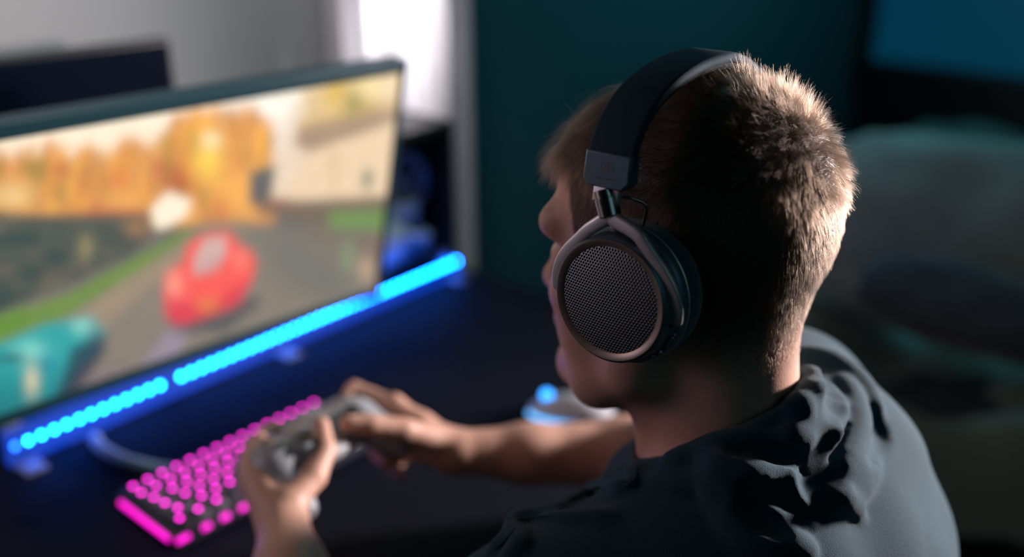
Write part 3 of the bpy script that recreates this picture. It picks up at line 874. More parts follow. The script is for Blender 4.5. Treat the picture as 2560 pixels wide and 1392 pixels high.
def build_torso(g, grow=0.):
    g_ = grow
    g.ell(T(-.045, 0, -.055), (.085+g_, .155+g_, .060+g_), .05)
    g.ell(T(-.070, 0, -.150), (.098+g_, .150+g_, .130+g_), .06)
    g.ell(T(-.100, 0, -.300), (.100+g_, .140+g_, .150+g_), .06)
    for sd, S in ((1, SHL), (-1, SHR)):
        g.cap(T(-.030, .035*sd, .010 if sd < 0 else -.004), S-V(0, 0, .012), .042+g_, .044+g_, .05)
        g.cap(T(-.075, .055*sd, -.03), S+HF*-.02-V(0, 0, .03), .05+g_, .05+g_, .05)
    g.cap(SHL, SHL+(ELL-SHL)*.9, .050+g_, .042+g_, .04); g.cap(SHR, SHR+(ELR-SHR)*.9, .050+g_, .042+g_, .04)
person = thing('person', 'boy in a dark blue t-shirt seen from behind, holding a white game controller', 'person', V(NB[0], NB[1], .48))
porg = np.array(wloc(person))
def hair_region(p, nrm):
    """length of the hair at scalp points, 0 where there is none (f, l, u head coordinates)"""
    f = (p-E)@HFt; l = (p-E)@HL; u = (p-E)@UPt
    al = np.abs(l)
    top = sstep(.052, .085, u+.10*np.maximum(0, -f-.03)*0 + .012*np.cos(f*60))           # long hair
    hairline_front = u > (.070 - .55*np.maximum(0, .085-f)*1.0)
    # front hairline: forehead below u=.075 in front is bare; sideburn in front of the ear
    bare_face = (f > .062+.10*np.maximum(0, u-.03)) & (u < .078)
    bare_face |= (f > .030) & (u < .012)
    nape = u < -.070-.02*0
    side = sstep(-.085, .03, u)
    L = .0016 + .0050*side
    L = L*(1-top) + top*(.013+.010*sstep(-.02, .06, f))
    L[bare_face | nape] = 0
    return L, f, l, u, top
# arms, hands, head and torso: one body
G = SDF((-.36, .36, .50), (.46, 1.13, 1.345), .0030)
build_torso(G)
G.cap(T(-.10, .06, -.36), T(-.11, .05, -.48), .11, .12, .05); G.cap(T(-.10, -.06, -.36), T(-.11, -.05, -.48), .11, .12, .05)
build_head(G)
def arm(S, El, Wr):
    G.chain([S, S*.5+El*.5, El], [.049, .043, .036], .04, kj=.03)
    G.chain([El, El*.72+Wr*.28, El*.3+Wr*.7, Wr], [.036, .040, .030, .0235], .03, kj=.02)
arm(SHL, ELL, WRL); arm(SHR, ELR, WRR)
def hand(Wr, knuck, fingers, thumb, s=1.0):
    """palm from the wrist to four knuckles, each finger its own bent chain"""
    for i, K in enumerate(knuck):
        G.cap(Wr, K, .016*s, .0118*s, .014)
    for i in range(3): G.cap(knuck[i], knuck[i+1], .0105*s, .0105*s, .008)
    G.cap(Wr*.45+knuck[0]*.55, Wr*.45+knuck[3]*.55, .013*s, .012*s, .012)
    for i, f in enumerate(fingers):
        r = [.0098, .0102, .0096, .0086][i]*s
        P = [knuck[i]]+f; G.chain(P, [r*1.06, r, r*.92, r*.80][:len(P)], .004, kj=.003)
    G.chain(thumb, [.0155*s, .0125*s, .0108*s, .0092*s][:len(thumb)], .008, kj=.004)
# right hand on the far grip: the back of the hand catches the light of the screen
kr_ = [px(985, 1012, 1.085), px(1000, 1045, 1.10), px(1018, 1085, 1.105), px(1040, 1125, 1.10)]
hand(WRR, kr_,
     [[px(925, 990, 1.105), px(885, 972, 1.11), px(868, 990, 1.10)],
      [px(950, 1060, 1.13), px(925, 1095, 1.12), px(950, 1120, 1.09)],
      [px(970, 1105, 1.13), px(945, 1135, 1.11), px(968, 1158, 1.08)],
      [px(1000, 1145, 1.125), px(982, 1170, 1.105), px(1002, 1185, 1.08)]],
     [px(1095, 1100, 1.06), px(1010, 1075, 1.035), px(930, 1062, 1.02), px(872, 1058, 1.012)])
# left hand on the near grip
kl_ = [px(652, 1112, 1.005), px(636, 1145, .99), px(632, 1180, .975), px(642, 1214, .965)]
hand(WRL, kl_,
     [[px(662, 1086, 1.04), px(692, 1072, 1.06), px(720, 1074, 1.06)],
      [px(640, 1110, 1.045), px(668, 1130, 1.075), px(706, 1140, 1.065)],
      [px(636, 1165, 1.03), px(668, 1180, 1.055), px(708, 1180, 1.05)],
      [px(650, 1215, 1.01), px(684, 1222, 1.035), px(716, 1214, 1.035)]],
     [px(728, 1250, .945), px(785, 1190, .965), px(812, 1125, .985), px(803, 1062, 1.0)])
P, Q = G.mesh(2)
me = fast_mesh('body', P, Q, porg)
Lb, fb, lb, ub, tb = hair_region(P, None)
sc = sstep(-.085, .0, ub)*(Lb > 0)*(((P-E)@UP) > -.13)*sstep(.16, .13, np.linalg.norm(P-Ht(0, 0, .03), axis=1))
at_ = me.attributes.new('scalp', 'FLOAT', 'POINT')
if len(me.vertices) == len(P): at_.data.foreach_set('value', sc.astype(np.float32))
M_body = M_skin.copy(); M_body.name = 'skin_and_scalp'
nt_ = M_body.node_tree; pb_ = nt_.nodes['Principled BSDF']; lk = pb_.inputs['Base Color'].links[0]; src = lk.from_socket
a_ = nt_.nodes.new('ShaderNodeAttribute'); a_.attribute_name = 'scalp'
mx_ = nt_.nodes.new('ShaderNodeMix'); mx_.data_type = 'RGBA'
nt_.links.new(a_.outputs['Fac'], mx_.inputs[0]); nt_.links.new(src, mx_.inputs[6]); mx_.inputs[7].default_value = list(rgb((74, 54, 42)))+[1]
nt_.links.new(mx_.outputs[2], pb_.inputs['Base Color'])
body = link_mesh('body', me, person, M_body)
# eyes
M_eye = mat('eye_white', (225, 220, 215), .2); M_iris = mat('iris', (60, 40, 25), .2)
for sd in (1, -1):
    b = MB(); c = Ht(.0965, .031*sd, .000); b.ell(c, np.array([HFt, HL, UPt]), (.0115, .0115, .0115), n=20); b.ell(c+HFt*.0085, np.array([HFt, HL, UPt]), (.0034, .0055, .0055), n=16, mi=1)
    b.build('eye', [M_eye, M_iris], person)

# ------------------------------------------------------------------ t-shirt
S = SDF((-.16, .34, .66), (.46, 1.0, 1.13), .0027)
build_torso(S, .012)
S.plane(T(-.1, 0, -.33), V(0, 0, -1))
# loose cloth: hump over the right shoulder and the back of the collar
S.chain([T(-.052, .010, .010), T(-.056, -.055, .014), T(-.036, -.105, .014), SHR+V(0, 0, .004)], [.038, .038, .042, .050], .03)
S.chain([T(-.120, -.02, -.05), T(-.125, -.07, -.10), T(-.12, -.10, -.20)], [.035, .046, .05], .05)
S.chain([T(-.085, -.12, -.02), T(-.10, -.14, -.10), T(-.10, -.14, -.22)], [.042, .046, .05], .05)
# standing collar
def neck_ring(t, f0, r_f, r_l, z, zb):
    a = t*2*math.pi; return T(f0 + r_f*math.cos(a), r_l*math.sin(a), z + zb*(-math.cos(a)))
ringN = 40
cr0 = [neck_ring(i/ringN, -.010, .066, .070, .040, .048) for i in range(ringN+1)]
S.chain(cr0, [.0085]*(ringN+1), .012, kj=.003)
cr1 = [neck_ring(i/ringN, -.012, .073, .081, .026, .044) for i in range(ringN+1)]
S.chain(cr1, [.015]*(ringN+1), .012, kj=.003)
cr2 = [neck_ring(i/ringN, -.022, .084, .090, -.004, .034) for i in range(ringN+1)]
S.chain(cr2, [.022]*(ringN+1), .02, kj=.005)
# neck opening
S.cap(T(-.014, 0, .12), T(-.006, 0, -.005), .0555, .057, .006, 'sub')
# folds, following their course in the photograph
def on_surface(x, y, zlo=.5, zhi=1.15):
    d = px(x, y, 1.)-V(0, 0, CAMZ); z = np.arange(zlo, zhi, .002); pts = V(0, 0, CAMZ)+z[:, None]*d
    f = S.at(pts); k_ = np.argmax(f < 0)
    if not (f < 0).any():
        k_ = np.argmin(f)
    return pts[k_]
def fold(pts, r, depth=.5, k=.012, mode='add'):
    R = r if hasattr(r, '__len__') else None
    pp_ = [on_surface(*p) for p in pts]
    pp_ = smoothpath(pp_, 5); n_ = len(pp_)
    if R is None:
        rr = [r*(.35+.65*math.sin(math.pi*(i+.5)/n_)**.5) for i in range(n_)]
    else: rr = list(np.interp(np.linspace(0, 1, n_), np.linspace(0, 1, len(R)), R))
    out = []
    for i, p in enumerate(pp_):
        nrm = unit(S.grad(p)); out.append(p - nrm*rr[i]*depth)
    S.chain(out, rr, k, mode, kj=k*.5)
FOLDS = [
  ([(1672, 1147), (1759, 1116), (1835, 1101), (1962, 1100), (2030, 1090)], .007, .35),
  ([(2012, 930), (2052, 985), (2076, 1045), (2058, 1105), (2035, 1140), (2046, 1190)], .012, .45),
  ([(1975, 955), (2010, 1000), (2000, 1050), (1970, 1085)], .009, .5),
  ([(2110, 950), (2140, 1010), (2145, 1075), (2112, 1155)], .012, .45),
  ([(2000, 885), (2080, 905), (2150, 960), (2190, 1030)], .012, .3),
  ([(1784, 1140), (1805, 1195), (1825, 1246), (1860, 1307), (1930, 1350), (2012, 1378)], .017, .15),
  ([(1800, 1160), (1860, 1190), (1930, 1215), (2005, 1245)], .015, .2),
  ([(1850, 1245), (1905, 1255), (1960, 1285), (2030, 1300)], .008, .35),
  ([(1880, 1185), (1950, 1175), (2010, 1200)], .008, .35),
  ([(2060, 1210), (2110, 1240), (2150, 1290)], .008, .45),
  ([(1586, 1168), (1582, 1200), (1545, 1215), (1480, 1222), (1430, 1245)], .007, .3),
  ([(1420, 1262), (1390, 1280), (1340, 1290), (1290, 1300), (1275, 1340), (1230, 1375)], .007, .3),
  ([(1520, 1290), (1440, 1292), (1360, 1296)], .006, .4),
  ([(1290, 1330), (1300, 1365), (1270, 1390)], .007, .3),
]
for (pts, r, dp) in FOLDS: fold(pts, r, dp)
GROOVES = [
  ([(2085, 960), (2092, 1040), (2085, 1110), (2062, 1180), (2030, 1230)], .017),
  ([(2190, 1040), (2200, 1090), (2180, 1150)], .010),
  ([(1830, 1125), (1920, 1130), (2000, 1140)], .007),
  ([(1870, 1225), (1930, 1240), (2000, 1270)], .006),
  ([(1860, 1270), (1900, 1300), (1960, 1330)], .008),
  ([(1470, 1205), (1520, 1190), (1570, 1190)], .004),
]
for (pts, r) in GROOVES: fold(pts, r, -.55, .010, 'sub')
P, Q = S.mesh(2)
me = fast_mesh('t_shirt', P, Q, porg)
shirt = link_mesh('t_shirt', me, person, M_shirt)
# seams of collar and sleeve
def seam(pts, r, name='seam'):
    out = []
    for (x, y) in pts:
        d = px(x, y, 1.)-V(0, 0, CAMZ); z = np.arange(.5, 1.15, .001); pts_ = V(0, 0, CAMZ)+z[:, None]*d
        f = S.at(pts_); 
        if (f < 0).any(): out.append(pts_[np.argmax(f < 0)])
    if len(out) > 2:
        b = MB(); b.tube(smoothpath(out, 4), r, n=6); o = b.build(name, M_shirt, shirt)
seam([(1590, 1166), (1588, 1195), (1560, 1214), (1500, 1218), (1440, 1240), (1400, 1270), (1380, 1288), (1300, 1296), (1280, 1330), (1240, 1372), (1216, 1392)], .0010)
# shorts
SH = SDF((-.42, .30, .36), (.50, 1.25, .80), .006)
hipL = T(-.11, .085, -.46); hipR = T(-.11, -.085, -.46)
kneeL = hipL+HF*.42+HL*.05+V(0, 0, .03); kneeR = hipR+HF*.42-HL*.05+V(0, 0, .03)
SH.ell(T(-.11, 0, -.42), (.115, .165, .11), .05)
SH.cap(hipL, kneeL, .085, .062, .04); SH.cap(hipR, kneeR, .085, .062, .04)
P, Q = SH.mesh(2)
shorts = link_mesh('shorts', fast_mesh('shorts', P, Q, porg), person, mat('shorts_cloth', (24, 26, 32), .9))
LG = SDF((-.62, .30, -.01), (.50, 1.35, .62), .006)
for K, sd in ((kneeL, 1), (kneeR, -1)):
    A = K+HF*.05-V(0, 0, K[2]-.07)
    LG.chain([K, K*.6+A*.4, A], [.052, .052, .034], .02); LG.chain([A, A+HF*.10-V(0, 0, .035), A+HF*.17-V(0, 0, .045)], [.036, .030, .020], .02); LG.cap(A, A-HF*.03-V(0, 0, .04), .03, .026, .02)
P, Q = LG.mesh(1); lg = link_mesh('lower_legs', fast_mesh('lower_legs', P, Q, porg), person, M_skin)

# ------------------------------------------------------------------ hair
M_hair = bpy.data.materials.new('brown_hair'); M_hair.use_nodes = True
nt = M_hair.node_tree; nt.nodes.remove(nt.nodes['Principled BSDF'])
hb = nt.nodes.new('ShaderNodeBsdfHairPrincipled'); hb.parametrization = 'COLOR'
hb.inputs['Color'].default_value = list(rgb((44, 32, 23)))+[1]; hb.inputs['Roughness'].default_value = .35; hb.inputs['Radial Roughness'].default_value = .4
[setattr(i, 'default_value', v) for i in hb.inputs for (n, v) in (('Random Color', .3), ('Random Roughness', .2)) if i.name == n and i.type == 'VALUE']
nt.links.new(hb.outputs[0], nt.nodes['Material Output'].inputs[0])
def make_hair(N):
    # sample points on the scalp by throwing directions from the skull centre onto the body surface
    C0 = Ht(-.004, 0, .035); out_p = []; out_n = []
    got = 0
    while got < N:
        d = rng.normal(size=(20000, 3)); d /= np.linalg.norm(d, axis=1)[:, None]
        lo_ = np.full(len(d), .02); hi_ = np.full(len(d), .17)
        for it in range(22):
            m_ = (lo_+hi_)/2; f = G.at(C0+d*m_[:, None]); ins = f < 0; lo_ = np.where(ins, m_, lo_); hi_ = np.where(ins, hi_, m_)
        p = C0+d*lo_[:, None]; ok = (lo_ > .03) & (lo_ < .16); p = p[ok]; gn = G.grad(p); gn /= np.linalg.norm(gn, axis=1)[:, None]+1e-9
        # even density per area
        w = (lo_[ok]**2)/np.maximum(.35, (d[ok]*gn).sum(1))/.02
        keep = rng.random(len(p)) < np.minimum(1, w); p, gn = p[keep], gn[keep]
        out_p.append(p); out_n.append(gn); got += len(p)
    return np.concatenate(out_p)[:N], np.concatenate(out_n)[:N]
p0, n0 = make_hair(HAIR_N)
L, f_, l_, u_, top_ = hair_region(p0, n0)
ok = L > 0; p0, n0, L, f_, l_, u_, top_ = [a[ok] for a in (p0, n0, L, f_, l_, u_, top_)]
# short sides are denser: thin the long ones
keep = rng.random(len(L)) < np.where(top_ > .5, .95, sstep(-.072, -.02, u_)); p0, n0, L, f_, l_, u_, top_ = [a[keep] for a in (p0, n0, L, f_, l_, u_, top_)]
crown = Ht(-.088, -.014, .100)
flow = p0-crown; flow -= n0*(flow*n0).sum(1)[:, None]; dist = np.linalg.norm(flow, axis=1); flow /= dist[:, None]+1e-6
swirl = np.cross(n0, flow)
down = np.tile(V(0, 0, -1), (len(p0), 1)); down -= n0*(down*n0).sum(1)[:, None]; down /= np.linalg.norm(down, axis=1)[:, None]+1e-6
# tufts: neighbouring hairs share a direction
cl = np.array([[vnoise(p0[:, 0]*170+s*9.1, p0[:, 1]*170+p0[:, 2]*230, 3+s)-.5 for s in range(3)]])[0].T
cl2 = np.array([[vnoise(p0[:, 0]*420+s*5.1, p0[:, 1]*420+p0[:, 2]*510, 9+s)-.5 for s in range(3)]])[0].T
tangent = unit_rows = flow*top_[:, None] + (flow*.3+down*.9)*(1-top_)[:, None] + .25*swirl*np.exp(-dist/.03)[:, None]
fl = np.where(top_ > .5, .55+.75*np.exp(-dist/.035)+.25*sstep(.02, -.06, f_), .42)
fl = fl*(1-.68*sstep(-.01, .05, f_))
jit = rng.normal(size=p0.shape)*.13
d0 = n0*fl[:, None] + tangent + cl*1.3*top_[:, None]+cl2*.5 + jit
d0 /= np.linalg.norm(d0, axis=1)[:, None]
L = L*(.7+.6*rng.random(len(L)))*(1+.7*(cl[:, 0])*top_*(1-.8*sstep(-.01, .03, f_)))
# keep the hair short under the band
fw = (p0-E)@HF; bandmask = (np.abs(fw-.006) < .022) & (u_ > .05) & (l_ > -.02); L = np.where(bandmask, np.minimum(L, .008), L)
fringe = (f_ > .050) & (u_ > .055); L = np.where(fringe, L*1.2, L)
NS = 6
pts = np.zeros((len(p0), NS, 3)); pts[:, 0] = p0-n0*.0006
dcur = d0.copy(); Cc = W(-.002, 0, .04)
for k in range(1, NS):
    nxt = pts[:, k-1]+dcur*(L/(NS-1))[:, None]
    # stay outside the skull
    sd = G.at(nxt); gn = G.grad(nxt); gn /= np.linalg.norm(gn, axis=1)[:, None]+1e-9
    push = np.maximum(0, .0004+.0010*k*top_-sd); nxt = nxt+gn*push[:, None]
    pts[:, k] = nxt
    g_ = np.where(f_ > .0, .30, np.where(top_ > .5, .12, .10))
    dcur = dcur+V(0, 0, -1)*g_[:, None]+cl2*.10*top_[:, None]; dcur /= np.linalg.norm(dcur, axis=1)[:, None]
hc = bpy.data.hair_curves.new('hair')
hc.add_curves([NS]*len(p0))
hc.attributes['position'].data.foreach_set('vector', (pts-porg).astype(np.float32).ravel())
ra = hc.attributes.get('radius') or hc.attributes.new('radius', 'FLOAT', 'POINT')
rad = np.linspace(1, .25, NS)[None, :]*(np.where(top_ > .5, .00010, .000075)[:, None])
ra.data.foreach_set('value', rad.astype(np.float32).ravel())
hc.materials.append(M_hair)
hair = bpy.data.objects.new('hair', hc); COL.objects.link(hair); hair.parent = person
hair['kind'] = 'stuff'; hair['label'] = 'short brown hair, longer and tousled on top, cropped at the sides and nape'
# ------------------------------------------------------------------ headphones
hn = unit(V(-.623, -.773, .061)); hu = unit(UP-hn*np.dot(UP, hn)); hf = np.cross(hn, hu)
if np.dot(hf, HF) < 0: hf = -hf
C0 = px(1521, 752, .65)
def hp(t, f, u): return C0 - t*hn + f*hf + u*hu        # t inwards from the front ring
phones = thing('headphones', 'dark over-ear headphones with a perforated metal ear cup on the boy\'s head', 'headphones', W(0, 0, .155))
M_ring = mat('bronze_metal_ring', (150, 134, 120), .42, .7)
M_cup = mat('satin_slate_plastic', (84, 104, 116), .38, .25, bump=.05, bump_scale=2500)
M_fork = mat('satin_metal_fork', (205, 196, 194), .42, .6, bump=.05, bump_scale=3000)
M_mesh = mat('grille_metal', (136, 136, 142), .45, .8)
M_pad = mat('ear_pad_fabric', (62, 84, 92), .9, spec=.2, sheen=.3, bump=.8, bump_scale=2200)
M_band = mat('headband_leather', (36, 58, 70), .8, spec=.15, bump=.35, bump_scale=1800)
M_capm = mat('band_cap_plastic', (84, 106, 118), .35, .3, bump=.04, bump_scale=2500)
M_chrome = mat('polished_metal', (190, 190, 190), .16, 1.)
M_print = mat('grey_print', (120, 112, 112), .5)
M_void = mat('driver_black', (3, 4, 5), .8)
R0 = .0362
def build_cup(C, n_, u_, f_, near):
    P_ = lambda t, f, u: C - t*n_ + f*f_ + u*u_
    O = lambda t: P_(t, 0, 0)
    # housing
    b = MB()
    b.lathe(C, -n_, u_, [(-.0002, .0413), (.0010, .0424), (.0026, .0428), (.0030, .0422), (.0040, .0420), (.0046, .0426), (.0070, .0432), (.0100, .0436), (.0128, .0440),
                         (.0140, .0455), (.0152, .0466), (.0170, .0474), (.0195, .0477), (.0212, .0474), (.0220, .0465), (.0220, .030), (.0240, .0)], n=128)
    hous = b.build('ear_cup', M_cup, phones, autos=30)
    # bronze ring
    b = MB(); b.lathe(C, -n_, u_, [(.0030, R0-.0010), (.0012, R0-.0002), (.0010, R0), (-.0006, .0402), (-.0006, .0408), (.0006, .0416), (.0026, .0416)], n=128)
    b.build('cup_ring', M_ring, phones, autos=40)
    # thin bright rim of the housing
    b = MB(); b.lathe(C, -n_, u_, [(.0200, .0478), (.0206, .0483), (.0214, .0483), (.0220, .0478)], n=128); b.build('cup_rim', M_fork, phones)
    # dark interior
    b = MB(); b.lathe(C, -n_, u_, [(.0024, R0), (.0070, R0-.003), (.0074, .012), (.0066, .0)], n=64); b.build('driver', M_void, phones)
    # grille
    if near:
        p = .00222; hexr = p/math.sqrt(3); hr = p*.312
        verts = []; faces = []
        def dome(x, y): return .0014 - .0042*(1-(x*x+y*y)/(R0*R0))
        nmax = int(R0/p)+3
        for i in range(-nmax*2, nmax*2+1):
            for j in range(-nmax*2, nmax*2+1):
                cx = p*(i+.5*j); cy = p*math.sqrt(3)/2*j; rr = math.hypot(cx, cy)
                if rr > R0+.0014: continue
                base = len(verts); hole = rr < R0-.0004
                for k in range(12):
                    a = math.pi/6*k + math.pi/6
                    ro = hexr if k % 2 == 0 else p/2
                    x, y = cx+ro*math.cos(a), cy+ro*math.sin(a); verts.append((x, y))
                for k in range(12):
                    a = math.pi/6*k + math.pi/6
                    h_ = hr if hole else hr*.3
                    x, y = cx+h_*math.cos(a), cy+h_*math.sin(a); verts.append((x, y))
                for k in range(12): faces.append((base+k, base+(k+1) % 12, base+12+(k+1) % 12, base+12+k))
                if not hole: faces.append(tuple(base+12+k for k in range(12)))
        W3 = [P_(dome(x, y), x, y) for (x, y) in verts]
        b = MB(); b.add(W3, faces); o = b.build('grille', M_mesh, phones, autos=None)
        bm = bmesh.new(); bm.from_mesh(o.data); bmesh.ops.remove_doubles(bm, verts=bm.verts, dist=.00006); bm.to_mesh(o.data); bm.free()
        o.data.shade_smooth()
        md = o.modifiers.new('thick', 'SOLIDIFY'); md.thickness = .0005; md.offset = 0
    else:
        b = MB(); b.lathe(C, -n_, u_, [(.0014, R0), (-.0008, R0*.8), (-.0022, R0*.45), (-.0028, 0)], n=48); b.build('grille', M_mesh, phones)
    # ear pad: a cushion ring
    b = MB(); prof = [(.0220, .0462)]
    for k in range(13):
        a = math.pi*k/12; prof.append((.0340-.0110*math.cos(a), .0390+.0092*math.sin(a)*1.0+.0))
    prof += [(.0450, .030), (.0400, .026), (.0230, .026)]
    b.lathe(C, -n_, u_, prof, n=96); b.build('ear_pad', M_pad, phones)
    # pivot slots, buttons and ports on the lower back side
    def at_ang(ang, r, t): return P_(t, -r*math.sin(ang), r*math.cos(ang)), unit(-math.sin(ang)*f_+math.cos(ang)*u_), unit(-math.cos(ang)*f_-math.sin(ang)*u_)
    if near:
        for (ang, half, tt, w) in ((math.radians(118), .0052, .0125, .0016), (math.radians(146), .0058, .0125, .0013)):
            c_, rd, tg = at_ang(ang, .0449, tt); b = MB(); b.box(c_, np.array([tg, -n_, rd]), (half, w, .0013), bevel=.0007); b.build('button', M_cup, phones)
        for (ang, tt, r_) in ((math.radians(110), .0140, .0011), (math.radians(131), .0130, .0017), (math.radians(139), .0140, .0008), (math.radians(165), .0150, .0008)):
            c_, rd, tg = at_ang(ang, .0455, tt); b = MB(); b.ell(c_, np.array([tg, n_, rd]), (r_, r_, r_*.8), n=14); b.build('stud', M_fork, phones)
        c_, rd, tg = at_ang(math.radians(176), .0437, .008); b = MB(); b.box(c_, np.array([tg, -n_, rd]), (.0034, .0010, .0006), bevel=.0005); b.build('port', M_void, phones)
        c_, rd, tg = at_ang(math.radians(-8+14), .0437, .0095); b = MB(); b.box(c_, np.array([tg, -n_, rd]), (.0050, .0013, .0006), bevel=.0005); b.build('vent', M_void, phones)
        c_, rd, tg = at_ang(math.radians(97), .0440, .0092); b = MB(); b.box(c_, np.array([tg, -n_, rd]), (.0030, .0030, .0012), bevel=.001); b.build('pivot_slot', M_void, phones)
    return P_
P_ = build_cup(C0, hn, hu, hf, True)
# fork: pivot ring on top, two flat arms around the cup
FA = math.radians
piv = P_(.0040, .0065, .0535)
def fork(P_, n_, u_, f_, piv, name):
    for sd in (1, -1):
        pts = [piv+n_*.0010]; 
        ks = [(.0560, .0038, .0098), (.0530, .0085, .0088), (.0505, .0150, .0074), ]
        tlist = [(16, .0508, .0030), (27, .0478, .0030), (40, .0452, .0036), (54, .0446, .0044), (68, .0450, .0056), (82, .0453, .0070), (92, .0452, .0080), (98, .0448, .0086)]
        pts = [piv+u_*.0012]
        for (ad, r, t) in tlist:
            a = FA(ad); pts.append(P_(t, sd*r*math.sin(a), r*math.cos(a)))
        sp = smoothpath(pts, 6); n_pts = len(sp); axs_, ays_ = [], []
        for i in range(n_pts):
            tg = unit(sp[min(i+1, n_pts-1)]-sp[max(i-1, 0)]); rd = unit(np.cross(tg, n_)); 
            lean = unit(n_*.82 + (sp[i]-C0)/np.linalg.norm(sp[i]-C0)*0 ); ay = unit(n_-tg*np.dot(n_, tg)); axx = np.cross(tg, ay)
            axs_.append(axx); ays_.append(ay)
        tt = np.linspace(0, 1, n_pts)
        hw = np.interp(tt, [0, .12, .35, .75, .93, 1], [.0050, .0046, .0042, .0056, .0054, .0030]); ht = np.interp(tt, [0, .4, 1], [.0030, .0024, .0022])
        b = MB(); b.sweep(sp, axs_, ays_, hw, ht, rnd=.8); b.build(name, M_fork, phones, autos=50)
        e = sp[-4]; b = MB(); b.tube([e+n_*.0005, e-n_*.004], .0022, n=14); b.build('pivot_pin', M_fork, phones)
fork(P_, hn, hu, hf, piv, 'fork_arm')
b = MB(); b.ell(P_(.0075, .0040, .0480), np.array([hf, hn, hu]), (.0052, .0040, .0040)); b.build('pivot_ball', M_fork, phones)
# swivel cylinder and slider plate
cyl0 = P_(.0055, .0067, .0545); cyl1 = W(.0135, .1060, .0780)
cax = unit(cyl1-cyl0)
b = MB(); Lc = np.linalg.norm(cyl1-cyl0)
b.lathe(cyl0, cax, hn, [(0, 0), (0, .0068), (.0006, .0074), (Lc*.66, .0077), (Lc*.68, .0071), (Lc*.71, .0071), (Lc*.73, .0076), (Lc*.97, .0074), (Lc, .0062), (Lc, 0)], n=48)
b.build('swivel', mat('dark_chrome', (165, 152, 144), .24, 1.), phones, autos=40)
# headband path in the plane of the ears (head coordinates l, u), measured at the outer surface
BF = .010
bp_ = [(.1045, .0900), (.1030, .1000), (.1000, .1090), (.0930, .1200), (.0830, .1300), (.0690, .1385), (.0510, .1450), (.0280, .1490), (0, .1500)]
path = bp_ + [(-.020, .1462), (-.040, .1390), (-.060, .1290), (-.077, .1150), (-.089, .1030), (-.097, .0930), (-.1015, .0860)]
path3 = smoothpath([W(BF-.008*(1-abs(l)/.1045), l, u) for (l, u) in path], 6)
NPB = len(path3); axs_, ays_ = [], []
for i in range(NPB):
    tg = unit(path3[min(i+1, NPB-1)]-path3[max(i-1, 0)]); nr = unit(np.cross(tg, HF)); 
    if np.dot(nr, path3[i]-W(0, 0, .05)) < 0: nr = -nr
    axs_.append(HF); ays_.append(nr)
hwB = [.0175]*NPB; htB = [.0042]*NPB
b = MB(); b.sweep(path3, axs_, ays_, [h for h in hwB], [.0035]*NPB, rnd=.9); b.build('headband', M_band, phones, autos=50)
b = MB(); sl_ = slice(10, NPB-10); pads = [path3[i]-ays_[i]*.0050 for i in range(NPB)][sl_]
b.sweep(pads, axs_[sl_], ays_[sl_], [.0145]*len(pads), list(.0030*np.sin(np.linspace(.3, math.pi-.3, len(pads)))**.3), rnd=.9); b.build('headband_padding', mat('dark_padding', (14, 18, 20), .9), phones, autos=50)
def cap_and_slider(side):
    e = path3[0] if side > 0 else path3[-1]; e2 = path3[4] if side > 0 else path3[-5]
    dn = unit(e-e2); nr = axs_[0]; no = ays_[0] if side > 0 else ays_[-1]
    # cap plate, slightly wider than the band, with chamfered lower corners
    out = [(-.0186, -.0100), (.0186, -.0100), (.0190, .0110), (.0150, .0170), (-.0120, .0170), (-.0190, .0110)]
    out = [(-.0172, -.0105), (.0172, -.0105), (.0176, .0072), (.0138, .0122), (-.0124, .0122), (-.0176, .0072)]
    c_ = e-dn*.002
    vv = []; 
    for (ins, h_) in ((0, -.0052), (0, .0046), (.0010, .0056)):
        for (x, y) in out:
            k_ = 1-ins/.018; vv.append(c_ + HF*x*k_ + dn*((y-.003)*k_+.003) + no*h_)
    m_ = 6; ff = [tuple(range(m_))[::-1], tuple(range(2*m_, 3*m_))]
    for i in range(2):
        for k_ in range(m_): ff.append((i*m_+k_, i*m_+(k_+1) % m_, (i+1)*m_+(k_+1) % m_, (i+1)*m_+k_))
    b = MB(); b.add(vv, ff); o = b.build('band_cap', M_capm, phones, smooth=True, autos=25)
    md = o.modifiers.new('bv', 'BEVEL'); md.width = .0008; md.segments = 3; md.limit_method = 'ANGLE'
    return c_, dn, no
c_, dn, no = cap_and_slider(1)
# slider plate between cap and swivel
sp0 = c_+dn*.0120; 
b = MB(); b.box(sp0+dn*.0045+HF*.0005, np.array([HF, dn, no]), (.0100, .0060, .0024), bevel=.0012); b.build('slider', M_fork, phones)
# round emblem and lettering on the cap
def disc_ring(c, r, w, name='emblem'):
    b = MB(); b.lathe(c, no, dn, [(0, r-w), (.00012, r-w), (.00012, r), (0, r)], n=48); return b
ec = c_-dn*.0012+no*.00565-HF*.0003
uq = -dn; fx_ = -HF        # up and right as read by the viewer
rE = .0048
b = disc_ring(ec, rE, .0003)
def stroke(p, q, w=.00016):
    P0 = ec+fx_*p[0]+uq*p[1]; P1 = ec+fx_*q[0]+uq*q[1]; d_ = unit(P1-P0); s_ = np.cross(no, d_)
    b.box((P0+P1)/2+no*.00006, np.array([d_, s_, no]), (np.linalg.norm(P1-P0)/2, w, .00006))
stroke((.0002, .0047), (-.0030, -.0026)); stroke((.0002, .0047), (.0028, -.0026)); stroke((-.0030, -.0026), (.0028, -.0026)); stroke((.0002, .0047), (.0010, -.0026)); stroke((-.0030, -.0026), (.0006, .0010))
b.build('emblem', M_print, phones, smooth=False, autos=None)
fc = bpy.data.curves.new('lettering', 'FONT'); fc.body = 'audio-technica'; fc.size = .0023; fc.align_x = 'CENTER'; fc.extrude = .00004
fo = bpy.data.objects.new('lettering', fc); COL.objects.link(fo); bpy.context.view_layer.update()
